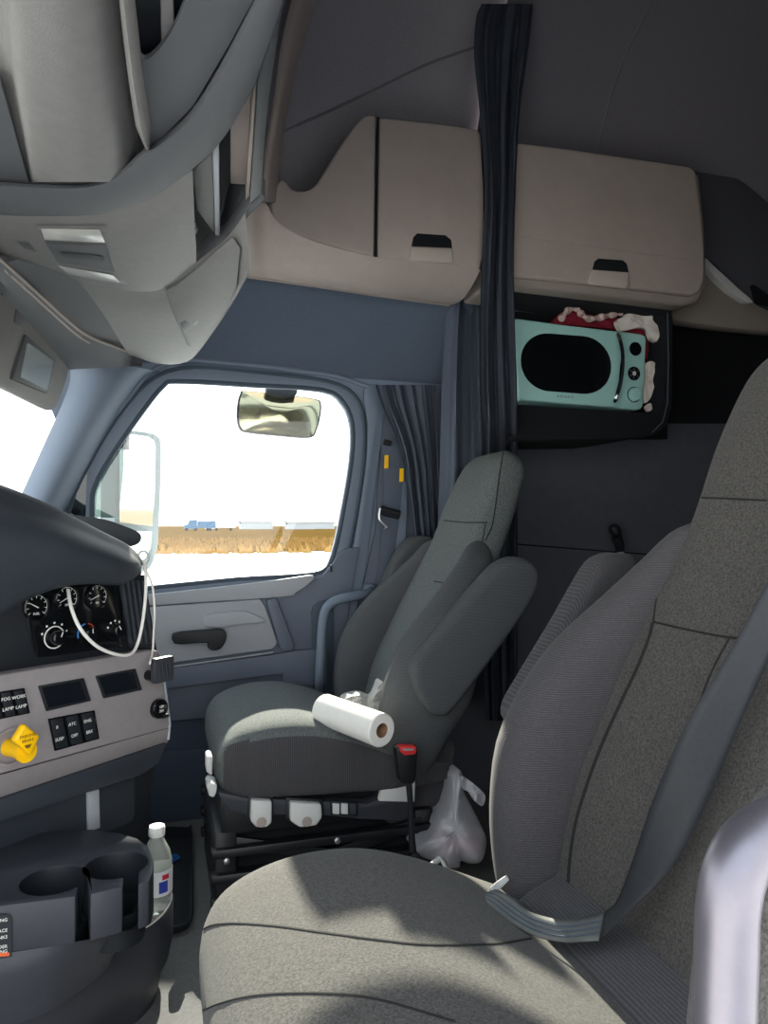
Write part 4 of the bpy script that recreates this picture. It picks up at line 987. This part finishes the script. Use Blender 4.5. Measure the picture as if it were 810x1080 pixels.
strap([(638, 962), (615, 968), (590, 970), (560, 962), (540, 948), (526, 939), (512, 940)], [(632, 992), (615, 993), (596, 994), (566, 988), (540, 974), (516, 955), (500, 947)],
      [.94, .95, .96, .98, 1.01, 1.05, 1.1], [.90, .91, .93, .95, .98, 1.02, 1.06], 'lap_strap', m_belt, bt)
strap([(534, 923), (524, 930), (516, 937)], [(537, 928), (529, 936), (521, 942)], [1.11, 1.1, 1.08], [1.11, 1.1, 1.08], 'anchor_tab', m_cream, bt)
pb = thing('seat_belt', tuple(PY(405, 650, 2.42)), 'slate seat belt with yellow tags hanging on the post beside the passenger window', 'seat belt')
for nm, le, re, mm in (('belt_webbing', [(402, 462), (405, 520), (400, 600), (392, 660)], [(424, 462), (424, 520), (414, 600), (406, 660)], m_curt), ('belt_return', [(416, 470), (413, 560), (402, 640)], [(430, 470), (428, 560), (420, 640)], m_pillar)):
    L = dense([(a, c, 0) for a, c in le], 5); Q = dense([(a, c, 0) for a, c in re], 5)
    yb = 2.445 if nm == 'belt_webbing' else 2.455
    b = B(); b.grid([[tuple(PY(*l[:2], yb)), tuple(PY(*((l+q)/2)[:2], yb-.006)), tuple(PY(*q[:2], yb))] for l, q in zip(L, Q)]); out(b, nm, mm, pb)
for a, c in ((406, 480), (422, 494)):
    b = B(); b.prism(fl([(a, c), (a+4, c), (a+3.5, c+14), (a-.5, c+14)], 2.42), (0, .004, 0)); out(b, 'yellow_tag', m_yellow, pb)
b = B(); b.tube([PY(a, c, 2.42) for a, c in ((401, 537), (408, 540), (421, 543))], .016, 10); out(b, 'belt_guide', m_black, pb)
b = B(); b.tube([PY(a, c, 2.41) for a, c in ((401, 536), (400, 546), (404, 552), (408, 556), (405, 558))], .004, 8, k=3); out(b, 'belt_hook', m_steel, pb)
b = B(); b.tube([PY(a, c, 2.42) for a, c in ((405, 466), (412, 468))], .01, 10); out(b, 'upper_guide', m_black, pb)
# buckle stalk on the inboard side of the passenger seat
bk2 = thing('belt_buckle', tuple(PY(436, 905, 1.7)), 'black belt buckle with red button standing on a stalk by the passenger seat', 'buckle')
b = B(); b.prism(fl([(418, 790), (420, 788), (439, 788), (441, 791), (439, 822), (436, 827), (426, 827), (422, 824)], 1.69), (0, .03, 0)); bb = out(b, 'buckle_case', m_iron, bk2, bevel=.004, seg=3)
b = B(); b.prism(fl([(421, 788), (439, 787.5), (440, 792), (438, 796), (427, 797), (422, 793)], 1.686), (0, .028, 0)); out(b, 'red_button', M('red_release_button', (216, 58, 56), .4), bb, bevel=.003)
b = B(); b.prism(fl([(424, 789.5), (437, 789.5), (436, 791.5), (426, 792)], 1.684), (0, .01, 0)); out(b, 'latch_slot', m_steel, bb)
b = B(); b.tube([PY(a, c, 1.705) for a, c in ((431, 825), (433, 850), (434, 880), (436, 905))], [.008, .007, .008, .01], 10, k=3); out(b, 'stalk', m_black, bk2)
b = B(); b.lathe(PY(437, 908, 1.695), (0, -1, 0), [(.02, -.01), (.02, .004), (.009, .006), (.008, .012), (.001, .013)], 12); out(b, 'anchor_bolt', m_iron, bk2)

# ================================================================== LOOSE THINGS
pr = thing('paper_towel_roll', tuple(D(370, 775, 1.77)), 'white paper towel roll lying across the passenger seat cushion', 'paper roll')
A_, B_ = D(342, 748, 1.87), D(403, 770.5, 1.69); ax = (B_-A_); ln = ax.length; r = .0385
b = B(); b.lathe(A_, ax, [(.017, 0), (r-.003, 0), (r, .003), (r, ln-.003), (r-.003, ln), (.017, ln), (.017, 0)], 40, cap=False); out(b, 'paper', m_white, pr)
b = B(); b.lathe(A_, ax, [(.0175, .001), (.0175, ln-.001), (.0155, ln-.001), (.0155, .001), (.0175, .001)], 30, cap=False); out(b, 'cardboard_core', M('brown_cardboard', (150, 112, 86), .9), pr)
m_bag = M('white_bag_plastic', (226, 226, 232), .35, alpha=.62, trans=.0, sss=.0)
m_bag2 = M('thin_white_bag_plastic', (222, 222, 218), .35, alpha=.75)
crumple([(364, 738), (372, 734), (384, 733), (394, 736), (399, 728), (402, 720), (406, 721), (406, 730), (401, 738), (405, 748), (408, 756), (392, 752), (378, 745), (366, 742)], 1.90, .03, 'plastic_bag', m_bag2, 'small knotted white plastic bag behind the paper towel roll', 'plastic bag', seed=4, thick=.05, freq=40)
yb = lambda a, c: 1.80-.04*(c-830)/80
crumple([(484, 812), (488, 818), (489, 834), (500, 856), (508, 872), (513, 888), (508, 908), (496, 911), (486, 908), (484, 915), (471, 915), (462, 909), (446, 904), (440, 895), (459, 873), (468, 850), (477, 820)], 1.8, .035, 'plastic_bag', m_bag, 'tied white plastic shopping bag on the floor between the seats', 'plastic bag', seed=6, thick=.10, freq=22, yf=yb, bulge=.05)
o = [x for x in C.objects if x.name.startswith('plastic_bag')][-1]
bag = [x for x in C.objects if x.get('label') == 'tied white plastic shopping bag on the floor between the seats'][0]
crumple([(488, 820), (496, 824), (506, 832), (512, 840), (509, 850), (502, 846), (495, 836), (489, 832)], 1.76, .02, 'bag_ear', m_bag, None, None, seed=3, thick=.015, par=bag, freq=40)
b = B(); b.prism(fl([(460, 880), (462, 903), (486, 903), (506, 900), (509, 884), (488, 886), (478, 881)], 1.79), (0, .06, 0)); out(b, 'pink_parcel', M('pink_parcel_wrap', (232, 178, 186), .6), bevel=.008, label='pink parcel showing through the lower half of the floor bag', cat='parcel')
b = B()
def wstrip(px, d, w, name, mat, lab, cat):
    P = [D(a, c, dd) for (a, c), dd in zip(px, d)]; R = []
    for p in dense(P, 4): R.append([tuple(Vector(p)-RGT*w+UPV*w*.4), tuple(Vector(p)+RGT*w-UPV*w*.4)])
    b = B(); b.grid(R); o = out(b, name, mat, label=lab, cat=cat)
    m = o.modifiers.new('t', 'SOLIDIFY'); m.thickness = .002
wstrip([(447, 919), (456, 912), (463, 906), (466, 906), (472, 918), (479, 938), (492, 985), (497, 1012)], [1.42, 1.44, 1.46, 1.46, 1.42, 1.38, 1.48, 1.58], .006, 'tether_strap', m_cream, 'thin pale tether strap bent to a peak behind the near seat cushion', 'strap')

# near side grab handle by the open driver's door
gh = B(); gh.tube([Vector((.97, .35, .78)), Vector((.72, .375, .765))]+[D(a, c, d) for a, c, d in ((880, 832, .52), (845, 856, .47), (815, 872, .43), (792, 890, .41), (776, 918, .395), (768, 955, .39), (766, 1000, .388), (764, 1060, .386), (763, 1130, .384))], .0160, 20, k=5)
out(gh, 'grab_handle', M('satin_aluminium_tube', (128, 124, 132), .42, metal=.8, mott=.05, mscale=25), label='bright silver bent tube grab handle at the lower right edge', cat='grab handle')

# ================================================================== MIRRORS OUTSIDE
MO, MN = Vector((0, 2.86, 0)), Vector((.70, -.71, .0)).normalized()
def mm_(pxs, n=0.): return [PP(a, c, MO+MN*n, MN) for a, c in pxs]
m_mir = M('mirror_glass', (236, 240, 240), .03, metal=1)
sm_ = thing('door_mirror', tuple(PP(145, 600, MO, MN)), 'tall rectangular door mirror outside the front of the passenger window', 'mirror')
mo = sm([(124, 470), (130, 458), (137, 453.5), (158, 456), (167, 460), (170.5, 468), (170.5, 500), (168, 560), (166, 580), (160, 597), (150, 604), (124, 606)], 3)
b = B(); b.prism(mm_(mo), -MN*.08); out(b, 'mirror_housing', M('grey_green_mirror_housing', (150, 158, 156), .5), sm_, bevel=.006, seg=3)  # even grey-green over the whole housing
b = B(); b.prism(mm_([(126, 464), (138, 458), (156, 460.5), (162.5, 465), (164, 471), (163, 520), (160.5, 555), (126, 551)], .002), -MN*.001); out(b, 'mirror_glass', m_mir, sm_)
b = B(); b.prism(mm_([(126, 559), (160, 561), (158.5, 578), (153, 589), (147, 595), (126, 596)], .002), -MN*.001); out(b, 'lower_convex_glass', m_mir, sm_)
m_q = GLASSPANE('grey_green_quarter_glass', (.36, .44, .42), .12)
b = B(); b.prism(fl([(97, 546), (99, 515), (118, 480), (131, 461), (130, 500), (125, 546)], YD+.02), (0, .003, 0)); struct(b, 'window_4', m_q)
lk = thing('lookdown_mirror', tuple(PY(295, 460, 2.68)), 'small rounded look-down mirror hanging above the passenger window outside', 'mirror')
lo = sm([(251, 424), (254, 414), (259, 411.5), (300, 416), (333, 420.5), (339, 426), (338, 440), (334, 454), (327, 461.5), (295, 459.5), (262, 456), (253, 452), (250, 440)], 3)
b = B(); b.prism(fl(lo, 2.70), (0, .03, 0)); out(b, 'mirror_shell', m_black, lk, bevel=.004)
cx, cy = 295, 437; R = []
for i in range(9):
    s = max(.01, i/8)*.96; R.append([tuple(PY(cx+(a-cx)*s, cy+(c-cy)*s, 2.698-.022*(1-s*s)) ) for a, c in lo])
b = B(); b.grid(R, closed=True, cap=True); out(b, 'convex_glass', M('field_tinted_mirror_glass', (190, 182, 150), .12, metal=.95), lk, ang=80)  # yellowish tint imitates the field reflected in the glass
b = B(); b.prism(fl([(281, 408), (314, 411), (313, 416), (300, 419), (290, 418), (282, 414)], 2.66), (0, .05, 0)); out(b, 'bracket', m_black, lk, bevel=.003)
# ================================================================== OUTSIDE
GZ = -1.25
m_snow = M('bright_snowy_lot', (222, 222, 222), .9, spec=0, mott=.12, mscale=.6)
m_field = M('dry_golden_grass', (78, 58, 28), .95, spec=0, mott=.25, mscale=.12, col2=(96, 76, 42))
b = B(); b.prism([(-600, -900, GZ-.2), (1500, -900, GZ-.2), (1500, 1500, GZ-.2), (-600, 1500, GZ-.2)], (0, 0, .2)); struct(b, 'ground', m_snow, smooth=False)
b = B(); b.prism([(-600, 62, GZ), (1500, 52, GZ), (1500, 1400, GZ), (-600, 1400, GZ)], (0, 0, .03)); struct(b, 'grass_field', m_field, smooth=False)
# rough grass along the near edge of the field
b = B(); rn = random.Random(3)
for i in range(2600):
    x = rn.uniform(-30, 45); y = 56+rn.random()**1.6*45; h = rn.uniform(.25, .75); w = rn.uniform(.1, .3); a = rn.uniform(-.3, .3)
    vs_ = [b.bm.verts.new(v) for v in ((x-w, y, GZ), (x+w, y, GZ), (x+a, y+.1, GZ+h))]; b.bm.faces.new(vs_)
tuft = out(b, 'grass_tufts', M('tall_dry_grass', (160, 126, 76), .95, mott=.2, mscale=.8, spec=0), smooth=False, label='tall dry golden grass along the edge of the field', cat='grass', kind='stuff')
# low hill behind on the right rear, seen in the door mirror
b = B(); R = []
for i, t in enumerate(np.linspace(0, 1, 40)):
    x = -600+2100*t
    R.append([(x, 900+j*60, GZ-1+(6+3*math.sin(t*9)+2*math.sin(t*23))*math.sin(math.pi*min(1, j/4+.02))) for j in range(6)])
b.grid(R); struct(b, 'hills', M('hazy_far_hill', (176, 168, 154), .95))
b = B(); R = []
for t in np.linspace(0, 1, 30):
    y = -500+1400*t
    R.append([(700+j*60, y, GZ-1+(21+4*math.sin(t*9))*math.sin(math.pi/2*min(1, j/4))) for j in range(5)])
b.grid(R); struct(b, 'hill_rear', M('brown_far_hill', (128, 108, 84), .95))
# far buildings and parked trucks
def gpos(px, y): p = PY(px, 553, y); return p.x
m_bw = M('pale_far_building', (196, 200, 204), .8); m_br = M('grey_far_roof', (150, 156, 162), .8); m_tb = M('blue_truck_paint', (96, 132, 168), .5); m_tw = M('white_truck_paint', (235, 235, 235), .5)
def barn(px, w, h, d, lab):
    y = d; x = gpos(px, y); t = thing('far_building', (x, y, GZ), lab, 'building', None)
    b = B(); b.box((x-w/2, y, GZ), (x+w/2, y+8, GZ+h)); out(b, 'walls', m_bw, t, smooth=False)
    b = B(); b.prism([(x-w/2-.4, y-.4, GZ+h), (x+w/2+.4, y-.4, GZ+h), (x+w/2+.4, y+4, GZ+h+1.2), (x-w/2-.4, y+4, GZ+h+1.2)], (0, 4, -.8)); out(b, 'roof', m_br, t, smooth=False)
barn(271, 14, 3.4, 330, 'pale far building on the horizon, nearest the middle of the window')
barn(318, 12, 3.0, 320, 'pale far building on the horizon, second from the right window edge')
barn(342, 10, 3.2, 340, 'pale far building on the horizon by the right edge of the window')
def truck(px, d, mb, mt, lab):
    y = d; x = gpos(px, y); t = thing('parked_truck', (x, y, GZ), lab, 'truck')
    b = B(); b.prism([(x-3.6, y, GZ+.7), (x-3.6, y, GZ+1.9), (x-2.4, y, GZ+2.2), (x-1.9, y, GZ+3.5), (x+.6, y, GZ+3.8), (x+.6, y, GZ+.7)], (0, 2.4, 0)); out(b, 'cab', mb, t, smooth=False)
    b = B(); b.box((x+.8, y, GZ+1.0), (x+6.5, y+2.4, GZ+3.2)); out(b, 'trailer', mt, t, smooth=False)
    for dx in (-2.8, .1, 4.8):
        b = B(); b.lathe((x+dx, y-.02, GZ+.5), (0, 1, 0), [(.5, 0), (.5, .4)], 14); out(b, 'wheel', m_black, t)
truck(206, 250, m_tb, m_tb, 'small blue parked truck far across the field')
truck(228, 255, m_tw, m_tw, 'small white parked truck just right of the far blue truck')
# ================================================================== LIGHT
w = bpy.data.worlds.new('sky'); bpy.context.scene.world = w; w.use_nodes = True
nt = w.node_tree; bg = nt.nodes['Background']
tc = nt.nodes.new('ShaderNodeTexCoord'); sp = nt.nodes.new('ShaderNodeSeparateXYZ'); cr = nt.nodes.new('ShaderNodeValToRGB')
nt.links.new(tc.outputs['Generated'], sp.inputs[0]); nt.links.new(sp.outputs['Z'], cr.inputs[0])
cr.color_ramp.elements[0].position = 0; cr.color_ramp.elements[0].color = (1, .99, .97, 1)
cr.color_ramp.elements[1].position = .7; cr.color_ramp.elements[1].color = (.80, .90, 1, 1)
nt.links.new(cr.outputs[0], bg.inputs[0]); bg.inputs[1].default_value = 3.0
sd = bpy.data.lights.new('sun', 'SUN'); so = bpy.data.objects.new('sun', sd); C.objects.link(so)
sd.energy = 19; sd.angle = rad(.6); sd.color = (1, .93, .78)
dirv = Vector((.05, .9, .462)).normalized()
so.rotation_euler = dirv.to_track_quat('Z', 'Y').to_euler()
sc = bpy.context.scene
sc.view_settings.view_transform = 'Standard'; sc.view_settings.look = 'None'; sc.view_settings.exposure = 0
sc.cycles.use_denoising = True
sc.cycles.max_bounces = 10; sc.cycles.diffuse_bounces = 6; sc.cycles.transparent_max_bounces = 12
sc.cycles.sample_clamp_indirect = 6

# added spot inside the cab, standing in for sun on the console tray and bottle
ld = bpy.data.lights.new('tray_fill_spot', 'SPOT'); lo_ = bpy.data.objects.new('tray_fill_spot', ld); C.objects.link(lo_)
ld.energy = 190; ld.shadow_soft_size = 0; ld.spot_size = rad(15); ld.spot_blend = .4; ld.color = (1, .97, .86)
lo_.location = (.30, 2.37, 1.30); tgt = Vector((.0, 1.58, .25))
lo_.rotation_euler = (lo_.location-tgt).to_track_quat('Z', 'Y').to_euler()
